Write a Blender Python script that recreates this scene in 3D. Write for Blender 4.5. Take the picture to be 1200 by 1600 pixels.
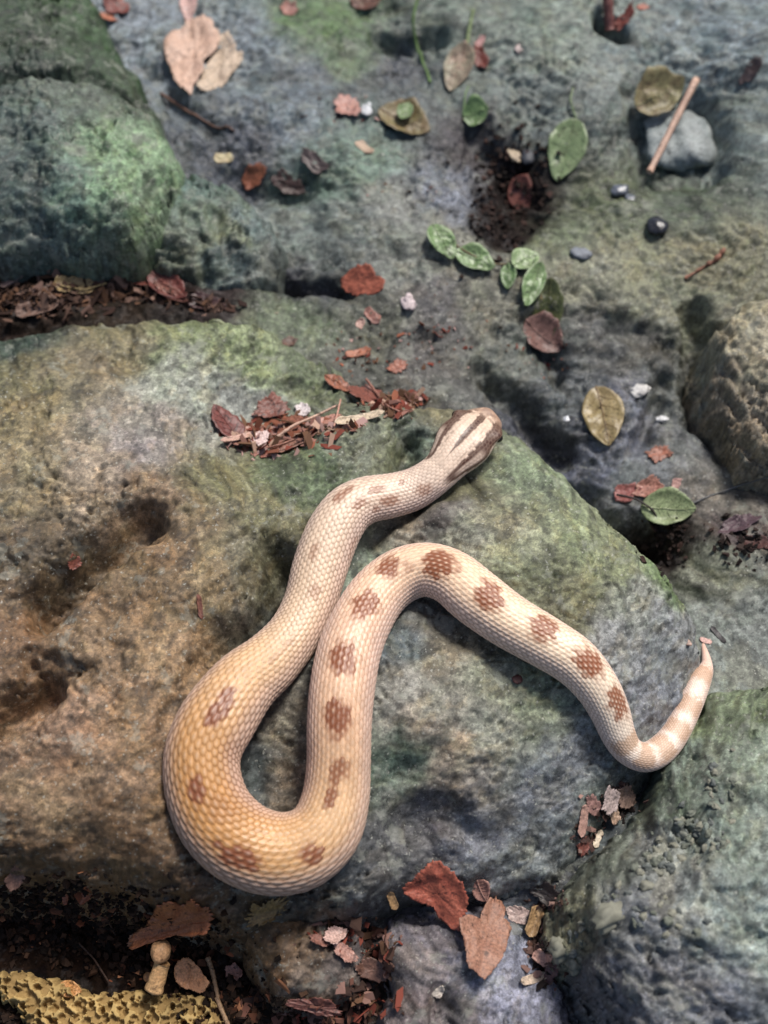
import bpy, bmesh, math, random
import numpy as np
from mathutils import Vector, Matrix, Quaternion

for o in list(bpy.data.objects):
    bpy.data.objects.remove(o, do_unlink=True)
scene = bpy.context.scene
COL = scene.collection
random.seed(7)
rng = np.random.default_rng(11)

# ------------------------------------------------------------------ camera
PITCH = math.radians(62.0)
DIST = 0.80
FPX = 800.0 / math.tan(math.radians(22.5))          # focal length in photo pixels (1600 high)
FWD = np.array([0.0, math.cos(PITCH), -math.sin(PITCH)])
UPV = np.array([0.0, math.sin(PITCH), math.cos(PITCH)])
RGT = np.array([1.0, 0.0, 0.0])
CAM = -FWD * DIST
cd = bpy.data.cameras.new('camera')
cam = bpy.data.objects.new('camera', cd)
COL.objects.link(cam)
cam.location = CAM
cam.rotation_euler = (math.pi / 2 - PITCH, 0, 0)
cd.sensor_fit = 'VERTICAL'
cd.sensor_height = 24.0
cd.lens = 12.0 / math.tan(math.radians(22.5))
cd.clip_start = 0.01
cd.clip_end = 50.0
cd.dof.use_dof = True
cd.dof.focus_distance = 0.755
cd.dof.aperture_fstop = 2.9
scene.camera = cam

# ------------------------------------------------------------------ light
SUN_EL, SUN_AZ = math.radians(58), math.radians(35)   # azimuth clockwise from +Y (up in the picture)
world = bpy.data.worlds.new('World')
scene.world = world
world.use_nodes = True
wn = world.node_tree
bg = wn.nodes['Background']
sky = wn.nodes.new('ShaderNodeTexSky')
sky.sky_type = 'NISHITA'
sky.sun_disc = False
sky.sun_elevation = SUN_EL
sky.sun_rotation = SUN_AZ
sky.air_density = 1.0
sky.dust_density = 3.0
sky.ozone_density = 1.0
wn.links.new(sky.outputs[0], bg.inputs[0])
bg.inputs[1].default_value = 0.08
sd = bpy.data.lights.new('sun', 'SUN')
sd.energy = 3.1
sd.angle = math.radians(13)
sd.color = (1.0, 0.955, 0.895)
sun = bpy.data.objects.new('sun', sd)
COL.objects.link(sun)
sdir = Vector((math.sin(SUN_AZ) * math.cos(SUN_EL), math.cos(SUN_AZ) * math.cos(SUN_EL), math.sin(SUN_EL)))
sun.rotation_euler = sdir.to_track_quat('Z', 'Y').to_euler()
sun.location = sdir * 3
scene.view_settings.view_transform = 'Standard'
scene.view_settings.look = 'None'
scene.view_settings.gamma = 1.0
scene.view_settings.use_curve_mapping = False
scene.view_settings.exposure = 0.5

# ------------------------------------------------------------------ maths
def at(px, py, z):
    """world XY where the sight line of a photo pixel meets the level z"""
    px = np.asarray(px, float); py = np.asarray(py, float); z = np.asarray(z, float)
    dx = (px - 600.0) / FPX; dy = -(py - 800.0) / FPX
    d = [FWD[i] + dx * RGT[i] + dy * UPV[i] for i in range(3)]
    t = (z - CAM[2]) / d[2]
    return CAM[0] + t * d[0], CAM[1] + t * d[1]

def cdist(x, y, z):
    return (x - CAM[0]) * FWD[0] + (y - CAM[1]) * FWD[1] + (z - CAM[2]) * FWD[2]

def sm(a, b, x):
    t = np.clip((x - a) / (b - a), 0, 1)
    return t * t * (3 - 2 * t)

_perm = {}
def perlin(x, y, seed=0):
    if seed not in _perm:
        r = np.random.default_rng(seed + 100)
        _perm[seed] = (r.permutation(512), r.random(512) * 2 * math.pi)
    P, A = _perm[seed]
    xi = np.floor(x).astype(np.int64); yi = np.floor(y).astype(np.int64)
    xf = x - xi; yf = y - yi
    u = xf * xf * xf * (xf * (xf * 6 - 15) + 10); v = yf * yf * yf * (yf * (yf * 6 - 15) + 10)
    def g(ix, iy, fx, fy):
        a = A[P[(P[ix & 511] + iy) & 511]]
        return np.cos(a) * fx + np.sin(a) * fy
    n00 = g(xi, yi, xf, yf); n10 = g(xi + 1, yi, xf - 1, yf)
    n01 = g(xi, yi + 1, xf, yf - 1); n11 = g(xi + 1, yi + 1, xf - 1, yf - 1)
    return (n00 * (1 - u) + n10 * u) * (1 - v) + (n01 * (1 - u) + n11 * u) * v

def fbm(x, y, size, octv=4, seed=0, gain=0.5):
    s = 0.0; a = 1.0; f = 1.0 / size
    for k in range(octv):
        s = s + a * perlin(x * f + 17.3 * k, y * f - 9.1 * k, seed + k)
        a *= gain; f *= 2.03
    return s

def worley(x, y, size, seed=0):
    r = np.random.default_rng(seed + 900)
    T = r.random((64, 64, 3))
    fx = x / size; fy = y / size
    xi = np.floor(fx).astype(np.int64); yi = np.floor(fy).astype(np.int64)
    f1 = np.full(fx.shape, 9.0); f2 = np.full(fx.shape, 9.0); idr = np.zeros(fx.shape)
    for dx in (-1, 0, 1):
        for dy in (-1, 0, 1):
            c = T[(xi + dx) & 63, (yi + dy) & 63]
            d = np.hypot(xi + dx + c[..., 0] - fx, yi + dy + c[..., 1] - fy)
            nearer = d < f1
            f2 = np.where(nearer, f1, np.minimum(f2, d))
            idr = np.where(nearer, c[..., 2], idr)
            f1 = np.where(nearer, d, f1)
    return f1, f2, idr

def rbf_fit(xy, z, c=0.03):
    n = len(z)
    D = np.sqrt(((xy[:, None] - xy[None]) ** 2).sum(-1) + c * c)
    A = np.zeros((n + 1, n + 1)); A[:n, :n] = D - 0.002 * np.eye(n) * 0
    A[:n, :n] += np.eye(n) * 1e-4 * -1
    A[:n, n] = 1; A[n, :n] = 1
    w = np.linalg.solve(A, np.append(z, 0))
    lo, hi = z.min() - 0.012, z.max() + 0.012
    def f(x, y):
        out = np.full(np.shape(x), w[n])
        for k in range(n):
            out = out + w[k] * np.sqrt((x - xy[k, 0]) ** 2 + (y - xy[k, 1]) ** 2 + c * c)
        return np.clip(out, lo, hi)
    return f

def seg_dist(x, y, pts):
    d = np.full(np.shape(x), 9.0)
    for (x0, y0), (x1, y1) in zip(pts[:-1], pts[1:]):
        vx, vy = x1 - x0, y1 - y0
        t = np.clip(((x - x0) * vx + (y - y0) * vy) / (vx * vx + vy * vy + 1e-12), 0, 1)
        d = np.minimum(d, np.hypot(x - x0 - t * vx, y - y0 - t * vy))
    return d

def poly_inside(x, y, poly):
    ins = np.zeros(np.shape(x), bool)
    for (x0, y0), (x1, y1) in zip(poly, poly[1:] + poly[:1]):
        cond = (y0 > y) != (y1 > y)
        xx = (x1 - x0) * (y - y0) / ((y1 - y0) if y1 != y0 else 1e-12) + x0
        ins ^= cond & (x < xx)
    return ins

def lin(c):
    c = np.asarray(c, float) / 255.0
    return np.where(c <= 0.04045, c / 12.92, ((c + 0.055) / 1.055) ** 2.4)

# ------------------------------------------------------------------ mesh + object helpers
def grid_faces(nu, nv, wrap_v=False):
    i = np.arange(nu - 1)[:, None]; j = np.arange(nv if wrap_v else nv - 1)[None]
    j2 = (j + 1) % nv
    return np.stack(np.broadcast_arrays(i * nv + j, (i + 1) * nv + j, (i + 1) * nv + j2, i * nv + j2), -1).reshape(-1, 4)

def mesh_np(name, V, F, col=None, wet=None, smooth=True):
    """fast quad/tri mesh from arrays"""
    V = np.asarray(V, np.float32); F = np.asarray(F, np.int32)
    me = bpy.data.meshes.new(name)
    k = F.shape[1]
    me.vertices.add(len(V)); me.vertices.foreach_set('co', V.ravel())
    me.loops.add(F.size); me.loops.foreach_set('vertex_index', F.ravel())
    me.polygons.add(len(F))
    me.polygons.foreach_set('loop_start', np.arange(0, F.size, k, dtype=np.int32))
    me.update(calc_edges=True)
    me.polygons.foreach_set('use_smooth', np.full(len(F), smooth))
    if col is not None:
        a = me.color_attributes.new('Col', 'FLOAT_COLOR', 'POINT')
        c = np.ones((len(V), 4), np.float32); c[:, :3] = col
        a.data.foreach_set('color', c.ravel())
    if wet is not None:
        a = me.attributes.new('wet', 'FLOAT', 'POINT')
        a.data.foreach_set('value', np.asarray(wet, np.float32))
    me.validate()
    return me

def obj(name, me, mat=None, parent=None, loc=None):
    o = bpy.data.objects.new(name, me)
    COL.objects.link(o)
    if me is not None and mat is not None:
        if len(me.materials) == 0:
            me.materials.append(mat)
    if parent is not None:
        o.parent = parent
    if loc is not None:
        o.location = loc
    return o

def tag(o, label=None, cat=None, group=None, kind=None):
    if label: o['label'] = label
    if cat: o['category'] = cat
    if group: o['group'] = group
    if kind: o['kind'] = kind
    return o

# ------------------------------------------------------------------ materials
def node_mat(name):
    m = bpy.data.materials.new(name); m.use_nodes = True
    nt = m.node_tree
    return m, nt, nt.nodes['Principled BSDF'], nt.nodes.new, nt.links.new

def N_noise(nt, scale, detail=4, rough=0.55, coord=None, dist=0.0):
    n = nt.nodes.new('ShaderNodeTexNoise')
    n.inputs['Scale'].default_value = scale; n.inputs['Detail'].default_value = detail
    n.inputs['Roughness'].default_value = rough; n.inputs['Distortion'].default_value = dist
    if coord: nt.links.new(coord, n.inputs['Vector'])
    return n

def N_range(nt, src, a, b, c, d):
    n = nt.nodes.new('ShaderNodeMapRange')
    for i, v in zip((1, 2, 3, 4), (a, b, c, d)): n.inputs[i].default_value = v
    nt.links.new(src, n.inputs[0]); return n.outputs[0]

def N_mix(nt, fac, a, b, mode='MIX'):
    n = nt.nodes.new('ShaderNodeMix'); n.data_type = 'RGBA'; n.blend_type = mode
    n.clamp_result = False
    for s, v in ((n.inputs[0], fac), (n.inputs[6], a), (n.inputs[7], b)):
        if isinstance(v, (int, float)): s.default_value = v
        elif isinstance(v, (tuple, list, np.ndarray)): s.default_value = (*[float(q) for q in v][:3], 1)
        else: nt.links.new(v, s)
    return n.outputs[2]

def rock_material():
    m, nt, P, new, link = node_mat('rock')
    co = new('ShaderNodeTexCoord').outputs['Object']
    at_ = new('ShaderNodeAttribute'); at_.attribute_name = 'Col'
    wt = new('ShaderNodeAttribute'); wt.attribute_name = 'wet'
    n0 = N_noise(nt, 420, 3, 0.6, co)
    wv = new('ShaderNodeVectorMath'); wv.operation = 'MULTIPLY_ADD'; link(n0.outputs['Color'], wv.inputs[0]); wv.inputs[1].default_value = (.004, .004, .004); link(co, wv.inputs[2])
    cw_ = wv.outputs[0]
    n1 = N_noise(nt, 170, 12, 0.74, cw_)
    n2 = N_noise(nt, 1000, 5, 0.7, co)
    n3 = N_noise(nt, 48, 10, 0.68, cw_, 0.4)
    v0 = new('ShaderNodeTexVoronoi'); v0.inputs['Scale'].default_value = 560; link(cw_, v0.inputs['Vector'])
    sv = new('ShaderNodeSeparateColor'); link(v0.outputs['Color'], sv.inputs[0])
    def mul(a, b):
        m_ = new('ShaderNodeMath'); m_.operation = 'MULTIPLY'; link(a, m_.inputs[0]); link(b, m_.inputs[1]); return m_.outputs[0]
    g = mul(N_range(nt, n1.outputs[0], 0.33, 0.67, 0.45, 1.60), N_range(nt, n2.outputs[0], 0.34, 0.66, 0.72, 1.30))
    g = mul(g, N_range(nt, sv.outputs[0], 0, 1, 0.72, 1.26))
    comb = new('ShaderNodeCombineColor')
    for i in range(3): link(g, comb.inputs[i])
    c = N_mix(nt, 1.0, at_.outputs['Color'], comb.outputs[0], 'MULTIPLY')
    soilk = N_range(nt, wt.outputs['Fac'], 0.15, 0.32, 0, 1)
    # crusts of grey lichen and pale mineral grains, dark specks
    c = N_mix(nt, mul(N_range(nt, n3.outputs[0], 0.575, 0.60, 0, 0.34), soilk), c, (0.30, 0.31, 0.26))
    c = N_mix(nt, mul(mul(N_range(nt, sv.outputs[1], 0.90, 0.93, 0, .6), N_range(nt, v0.outputs['Distance'], .2, .45, 1, 0)), soilk), c, (0.46, 0.46, 0.40))
    n4 = N_noise(nt, 240, 6, 0.7, cw_)
    c = N_mix(nt, N_range(nt, n4.outputs[0], 0.635, 0.67, 0, 0.55), c, (0.03, 0.03, 0.028))
    link(c, P.inputs['Base Color'])
    r = new('ShaderNodeMath'); r.operation = 'SUBTRACT'; r.use_clamp = True
    link(N_range(nt, n1.outputs[0], 0.3, 0.7, 0.42, 0.78), r.inputs[0])
    w2 = new('ShaderNodeMath'); w2.operation = 'MULTIPLY'; w2.inputs[1].default_value = 0.42
    link(wt.outputs['Fac'], w2.inputs[0]); link(w2.outputs[0], r.inputs[1])
    link(r.outputs[0], P.inputs['Roughness'])
    link(N_range(nt, wt.outputs['Fac'], 0.10, 0.40, 0.05, 0.55), P.inputs['Specular IOR Level'])
    b = new('ShaderNodeBump'); b.inputs['Strength'].default_value = 1.0; b.inputs['Distance'].default_value = 0.0015
    link(n1.outputs[0], b.inputs['Height'])
    b2 = new('ShaderNodeBump'); b2.inputs['Strength'].default_value = 0.8; b2.inputs['Distance'].default_value = 0.0004
    link(n2.outputs[0], b2.inputs['Height']); link(b.outputs[0], b2.inputs['Normal'])
    link(b2.outputs[0], P.inputs['Normal'])
    return m
ROCK = rock_material()

_lm = {}
def leaf_material(c1, c2, rough=0.5, scale=90, name='dry_leaf', trans=0.0):
    def dull(c): m_ = sum(c) / 3; return tuple((m_ + (q - m_) * .76) * .94 for q in c)
    c1, c2 = dull(c1), dull(c2)
    key = (tuple(c1), tuple(c2), rough, scale, name)
    if key in _lm: return _lm[key]
    m, nt, P, new, link = node_mat(name)
    co = new('ShaderNodeTexCoord').outputs['Object']
    n = N_noise(nt, scale, 9, 0.68, co, 0.3)
    k = N_range(nt, n.outputs[0], 0.34, 0.66, 0, 1)
    c = N_mix(nt, k, lin(c1), lin(c2))
    n2 = N_noise(nt, 700, 3, 0.6, co)
    g = N_range(nt, n2.outputs[0], 0.3, 0.7, 0.55, 1.4)
    cb = new('ShaderNodeCombineColor')
    for i in range(3): link(g, cb.inputs[i])
    c = N_mix(nt, 1.0, c, cb.outputs[0], 'MULTIPLY')
    n3 = N_noise(nt, 260, 3, 0.6, co)
    c = N_mix(nt, N_range(nt, n3.outputs[0], 0.60, 0.66, 0, 0.8), c, lin(c1) * 0.22)
    n5 = N_noise(nt, 45, 8, 0.7, co)
    c = N_mix(nt, N_range(nt, n5.outputs[0], 0.52, 0.62, 0, 0.5), c, lin(c1) * np.array([.55, .5, .5]))
    link(c, P.inputs['Base Color'])
    P.inputs['Roughness'].default_value = rough
    b = new('ShaderNodeBump'); b.inputs['Distance'].default_value = 0.0006; b.inputs['Strength'].default_value = 0.7
    n4 = N_noise(nt, 420, 4, 0.6, co); link(n4.outputs[0], b.inputs['Height']); link(b.outputs[0], P.inputs['Normal'])
    _lm[key] = m
    return m

def skin_material():
    m, nt, P, new, link = node_mat('snake_skin')
    at_ = new('ShaderNodeAttribute'); at_.attribute_name = 'Col'
    co = new('ShaderNodeTexCoord').outputs['Object']
    n = N_noise(nt, 500, 3, 0.6, co)
    cb = new('ShaderNodeCombineColor')
    g = N_range(nt, n.outputs[0], 0.3, 0.7, 0.88, 1.12)
    for i in range(3): link(g, cb.inputs[i])
    link(N_mix(nt, 1.0, at_.outputs['Color'], cb.outputs[0], 'MULTIPLY'), P.inputs['Base Color'])
    P.inputs['Roughness'].default_value = 0.40
    P.inputs['Specular IOR Level'].default_value = 0.45
    b = new('ShaderNodeBump'); b.inputs['Distance'].default_value = 0.0002; b.inputs['Strength'].default_value = 0.4
    n2 = N_noise(nt, 2500, 2, 0.5, co); link(n2.outputs[0], b.inputs['Height']); link(b.outputs[0], P.inputs['Normal'])
    return m

# ------------------------------------------------------------------ rocks as relief surfaces
CM = 0.01
class Rock:
    def __init__(s, ctrl, outline=None, R=0.03, drop=0.03, carve=(), detail=(1, 1, 1, 1), crust=0.0, seed=0, c=0.03, steep=5.0, pit=1.0, ragged=0.004, shear=(-0.7, 1.3), sat=0.76, gain=0.82, algae=0.15, tint=(1.06, 0.94, 1.0), dk_=1.0):
        P = np.array(ctrl, float)
        z = P[:, 2] * CM
        x, y = at(P[:, 0], P[:, 1], z)
        s.f = rbf_fit(np.stack([x, y], 1), z, c)
        s.R, s.drop, s.steep, s.seed, s.detail, s.crust, s.pit, s.ragged = R, drop, steep, seed, detail, crust, pit, ragged
        s.shear, s.sat, s.gain, s.algae = shear, sat, gain, algae
        s.tint = np.array(tint)
        s.poly = None
        if outline:
            s.poly = [tuple(float(q) for q in at(a, b, zz * CM)) for a, b, zz in outline]
        s.carve = []
        for pts, zc, depth, width in carve:
            depth = depth * dk_
            w = [tuple(float(q) for q in at(a, b, zc * CM)) for a, b in pts]
            if len(w) == 1: w = w + [(w[0][0] + 1e-4, w[0][1])]
            s.carve.append((w, depth, width))
        s.colpts = None
    def base(s, x, y):
        """large form: fitted relief, hollows and the rounded rim"""
        sd = s.seed
        wx = x + 0.006 * fbm(x, y, 0.05, 3, sd + 40); wy = y + 0.006 * fbm(x, y, 0.05, 3, sd + 50)
        h = s.f(wx, wy)
        for w, depth, width in s.carve:
            d = seg_dist(wx, wy, w)
            d = d * (1 + 0.5 * fbm(x, y, 0.022, 3, sd + 65))
            h = h - depth * np.exp(-(np.abs(d) / width) ** 2.2)
        h = h + s.detail[0] * 0.0085 * fbm(x, y, 0.10, 3, sd, 0.42)
        steepk = np.ones(np.shape(x))
        if s.poly:
            inside = poly_inside(x, y, s.poly)
            d = seg_dist(x, y, s.poly + s.poly[:1])
            d = np.where(inside, d, -d) + s.ragged * fbm(x, y, 0.035, 4, sd + 70, 0.55) * 1.8
            t = np.clip(d / s.R, 0, 1)
            h = h - s.drop * (1 - np.sqrt(np.clip(1 - (1 - t) ** 2, 0, 1)))
            h = h + np.where(d < 0, d * s.steep, 0)
            steepk = 1 + 0.9 * (1 - t) ** 2
        return h, steepk
    def z(s, x, y, pre=None):
        sd = s.seed
        h, sk = s.base(x, y) if pre is None else pre
        hb = h
        x = x + s.shear[0] * hb; y = y + s.shear[1] * hb            # grain runs on over steep faces
        wx = x + 0.003 * fbm(x, y, 0.02, 3, sd + 41); wy = y + 0.003 * fbm(x, y, 0.02, 3, sd + 51)
        d0, d1, d2, d3 = s.detail
        rg = 1 - np.abs(fbm(x, y, 0.045, 3, sd + 5)) * 1.6
        crk = sm(0.05, 0.45, fbm(x + 7, y, 0.09, 2, sd + 15))
        e = -d1 * 0.0022 * crk * sm(0.90, 1.0, rg)
        e = e + d1 * 0.0030 * fbm(x, y, 0.028, 3, sd + 10)
        rough = 0.25 + 1.15 * sm(-0.15, 0.40, fbm(x - 4, y, 0.06, 3, sd + 25))
        # rounded lumps parted by sharp creases, at two sizes
        e = e + rough * d2 * 0.0040 * (np.minimum(np.abs(fbm(wx, wy, 0.020, 2, sd + 20, 0.5)) * 2.2, 1) - .5)
        e = e + (.35 + rough) * d2 * 0.0015 * (np.minimum(np.abs(fbm(wx, wy, 0.0075, 2, sd + 22, 0.5)) * 2.2, 1) - .5)
        e = e + (.3 + rough) * d3 * 0.0009 * fbm(x, y, 0.0038, 2, sd + 30, 0.6)
        if s.pit:
            f1, f2, i = worley(wx, wy, 0.014, sd + 3)
            e = e - rough * s.pit * 0.0030 * sm(0.30, 0.16, f1 * (0.8 + 0.9 * i)) * (i > 0.55)
            f1, f2, i = worley(wx, wy, 0.0058, sd + 4)
            e = e - (.3 + rough) * s.pit * 0.0013 * sm(0.36, 0.22, f1) * (i > 0.62)
        if s.crust:
            k = sm(-0.25, 0.35, fbm(x, y, 0.06, 2, sd + 60))
            f1, f2, i = worley(wx, wy, 0.009, sd + 6)
            e = e + s.crust * k * 0.0030 * np.sqrt(np.clip(1 - (f1 / (0.35 + 0.4 * i)) ** 2, 0, 1)) * (i > 0.35)
            f1, f2, i = worley(wx + 0.3, wy, 0.0042, sd + 7)
            e = e + s.crust * (0.3 + k) * 0.0013 * np.sqrt(np.clip(1 - (f1 / 0.55) ** 2, 0, 1)) * (i > 0.3)
        return h + e * sk
    def set_colours(s, pts, eps=0.010):
        P = np.array([p[:2] for p in pts], float)
        z = np.zeros(len(P))
        for _ in range(25):
            x, y = at(P[:, 0], P[:, 1], z)
            z = 0.5 * z + 0.5 * s.f(x, y)
        s.colpts = (np.stack(at(P[:, 0], P[:, 1], z), 1), np.array([lin(p[2]) for p in pts]), np.array([p[3] if len(p) > 3 else 0.42 for p in pts]))
        s.eps = eps
    def colour(s, x, y, hb):
        xy, c, w = s.colpts
        sd = s.seed
        wx = x + 0.016 * fbm(x, y, 0.035, 4, sd + 80, 0.6); wy = y + 0.016 * fbm(x, y, 0.035, 4, sd + 90, 0.6)
        x = x + s.shear[0] * hb; y = y + s.shear[1] * hb
        acc = np.zeros(x.shape + (3,)); wa = np.zeros(x.shape); sw = np.zeros(x.shape)
        for k in range(len(xy)):
            q = 1.0 / ((wx - xy[k, 0]) ** 2 + (wy - xy[k, 1]) ** 2 + s.eps ** 2) ** 2.2
            acc += q[..., None] * c[k]; wa += q * w[k]; sw += q
        acc /= sw[..., None]; wa /= sw
        # blotchy algae, ochre film, grey lichen and dark stains, each with a crisp uneven edge
        def patch(size, a, b, sdd): return sm(a, b, fbm(x, y, size, 6, sd + sdd, 0.66))[..., None]
        al = patch(0.030, 0.10, 0.26, 110); acc = acc * (1 - s.algae * al) + acc * np.array([0.72, 1.0, 0.62]) * s.algae * al
        oc = patch(0.022, 0.14, 0.30, 120); acc = acc * (1 - .45 * oc) + acc * np.array([1.16, 0.98, 0.70]) * .45 * oc
        li = patch(0.017, 0.24, 0.31, 130); acc = acc * (1 - .45 * li) + (acc * 1.35 + 0.05) * .45 * li
        dk = patch(0.014, 0.22, 0.32, 140); acc = acc * (1 - .48 * dk)
        f1, f2, ci = worley(x + .004 * fbm(x, y, .008, 3, sd + 155), y + .004 * fbm(x, y, .008, 3, sd + 156), 0.0045, sd + 9)
        acc = acc * (0.74 + 0.52 * ci)[..., None]
        lum = acc.mean(-1, keepdims=True); acc = (lum + (acc - lum) * s.sat) * s.gain * s.tint
        return np.clip(acc, 0.004, 0.8), np.clip(wa, 0, 1)
    def build(s, name, xs, ys, keep=None, zmin=None):
        X, Y = np.meshgrid(xs, ys, indexing='ij')
        hb, sk = s.base(X, Y)
        F = grid_faces(len(xs), len(ys))
        if keep is not None:
            km = keep(X, Y, hb).reshape(-1)
            F = F[km[F].any(1)]
        used = np.zeros(X.size, bool); used[F.ravel()] = True
        idx = np.cumsum(used) - 1
        F = idx[F]
        x, y, hb, sk = X.ravel()[used], Y.ravel()[used], hb.ravel()[used], sk.ravel()[used]
        Z = s.z(x, y, (hb, sk))
        C, W = s.colour(x, y, hb)
        V = np.stack([x, y, Z], -1)
        base = np.array([V[:, 0].mean(), V[:, 1].mean(), V[:, 2].min()])
        me = mesh_np(name, V - base, F, C, W)
        return obj(name, me, ROCK, None, base)

# ---- the big snake boulder
MAIN = Rock(
 ctrl=[(-250,560,0),(-250,800,3),(-250,1100,2),(-250,1350,0),(0,520,-.8),(0,620,2.4),(0,760,3.6),(0,900,2.6),(0,1050,2.4),(100,1200,3),(60,1330,1.2),
  (-20,1370,-.5),(120,640,2.6),(200,600,2),(200,700,3),(200,850,3.8),(120,980,3.2),(250,1000,4),(300,900,4.2),(380,800,3.6),(430,940,1.2),(250,1300,2.0),(200,1380,0),
  (350,1410,-.6),(230,520,.2),(330,560,.6),(300,620,.6),(430,660,-1.4),(500,650,-1.2),(370,690,.4),(420,740,2),(490,725,2.2),(560,700,1.6),(600,670,.8),(640,655,.6),(640,700,0),
  (700,640,1.2),(760,650,1.2),(720,740,1),(820,720,1.8),(900,800,2),(1000,900,1.6),(1060,960,.6),(1080,1020,-.4),(690,800,2.0),(640,830,1.2),(760,830,2.5),
  (850,900,2.8),(700,1000,2),(560,880,.6),(550,800,1.0),(500,900,1.),(450,1020,.8),(430,1120,-.4),(420,1220,-1),(340,1150,1.0),(310,1250,.6),(380,1330,0),(460,1350,-.6),(540,1300,-.4),(540,1150,.8),(560,1000,1.2),(650,1150,1.6),(800,1100,1.8),(900,1040,2.2),(960,1000,2.0),
  (1000,1080,.3),(1050,1050,-.6),(1020,1140,-.6),(960,1130,.7),(900,1160,.6),(750,1230,.2),(640,1280,-1.0),(900,1250,-1.2),(800,1320,-2),
  (1000,1210,-1.4),(860,1370,-3),(700,1360,-2),(600,1380,-1.6),(500,1430,-1.4),(420,1440,-1.6),(1090,1120,-1.6),(1130,1060,-2.2),(500,560,-1.6),(600,600,-1.2),(420,560,-.6)],
 outline=[(-300,520,0),(-100,505,-1),(60,508,-1),(150,482,-1.),(260,490,-1),(340,492,-1.5),(430,510,-2),(540,570,-2),(610,610,-1),(650,625,-1),(700,628,0),(770,645,0),(835,690,0),(890,745,0),(965,815,0),
  (1045,880,0),(1088,945,-.5),(1098,1010,-1),(1110,1060,-2),(1105,1110,-2.5),(1060,1180,-2.5),(1000,1250,-3),(930,1320,-3.5),(880,1390,-4),(800,1405,-3.5),(700,1400,-3),(640,1400,-3),
  (560,1425,-3),(440,1442,-3),(330,1435,-3),(240,1410,-3),(170,1385,-3),(60,1370,-3),(0,1368,-3),(-150,1390,-3),(-320,1380,-3)],
 R=0.028, drop=0.03, seed=1, steep=4.0, sat=.80, gain=.86, algae=.15, tint=(1.01, .965, .90), pit=.7, detail=(1.3, 1.25, .55, 1.1),
 carve=[([(235,820),(160,870),(110,905),(60,950)],2.5,.040,.012),([(-60,1160),(10,1115),(75,1070)],2,.040,.013),([(445,885),(430,950),(395,1000),(350,1010)],1.5,.030,.012),
  ([(150,570),(230,560)],1.5,.006,.007),([(640,680),(632,705),(640,725)],.5,.018,.007),([(640,1290),(690,1270),(760,1300)],-1,.012,.009),([(690,775),(650,790),(600,815),(575,840)],1,.008,.008),
  ([(680,1180),(640,1210)],1,.005,.006),([(600,1130),(625,1200)],1,.006,.010),([(380,1150),(380,1220),(410,1265),(450,1280)],-.5,.006,.008),
  ([(850,1020),(790,1000),(730,960)],2,.003,.012),([(330,1030),(260,1130)],2,.006,.005),([(50,1350),(200,1290),(330,1330)],1,.003,.01)])
MAIN.set_colours([(30,535,(48,66,56),.5),(10,600,(108,104,70)),(120,580,(120,110,84)),(200,540,(122,116,84)),(300,530,(116,130,88)),(380,560,(128,145,102)),(290,615,(150,158,148),.5),(380,620,(140,148,145),.5),
 (250,660,(140,132,125)),(40,650,(126,114,76)),(60,740,(132,120,88)),(150,720,(152,136,114)),(210,700,(135,128,130)),(230,770,(136,112,84)),(350,740,(118,116,78)),(440,740,(90,106,72)),(500,745,(84,104,72)),(410,800,(112,112,80)),
 (40,900,(90,76,54)),(30,970,(122,92,60)),(150,1000,(134,108,74)),(250,1000,(146,118,82)),(330,900,(142,122,84)),(270,860,(126,100,64)),(400,890,(112,108,84)),(430,960,(80,86,86)),(100,1130,(156,122,92)),(200,1180,(144,112,76)),
 (80,1250,(146,118,84)),(200,1330,(112,86,54)),(60,1340,(110,84,52)),(300,1390,(96,70,42)),(400,1420,(82,66,42)),(470,1410,(84,76,64)),(560,1380,(74,80,86),.6),  # lower left entries: warm glow put into the rock's brown
 (600,700,(112,120,92)),(560,690,(105,115,100)),(680,650,(116,116,90)),(650,690,(98,118,110)),(720,765,(92,92,62)),(640,835,(150,142,125)),(700,808,(98,92,92)),(580,870,(110,128,116)),(820,740,(112,130,100)),
 (760,800,(128,128,100)),(730,830,(150,155,138)),(900,850,(124,136,100)),(800,870,(135,142,112)),(1000,930,(138,144,136)),(1050,900,(104,130,80)),(1060,980,(132,138,144),.5),(950,880,(120,130,95)),(850,900,(100,108,76)),(900,930,(110,112,80)),(660,970,(92,92,86)),
 (620,990,(80,98,110),.7),(700,1040,(132,126,108)),(640,1100,(142,144,138)),(760,1060,(124,130,112)),(840,1090,(118,130,106)),(620,1180,(74,100,88),.6),(700,1180,(155,142,122)),(660,1150,(150,140,125)),(750,1150,(136,142,130)),(720,1090,(128,128,118)),
 (900,1190,(114,122,132),.7),(850,1250,(106,114,126),.8),(680,1275,(80,80,92),.7),(750,1320,(102,108,122),.85),(640,1340,(76,78,82),.6),(820,1360,(110,120,124),.7),(930,1260,(100,112,112),.6),(440,1150,(118,112,98)),(400,1210,(66,78,84),.6),(440,1230,(120,110,96)),
 (950,1040,(142,148,152),.5),(1010,1100,(118,124,136),.6),(1060,1080,(110,118,130),.6),(480,590,(96,110,80)),(590,610,(96,104,84)),(1000,1180,(112,122,126),.6)])

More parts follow.
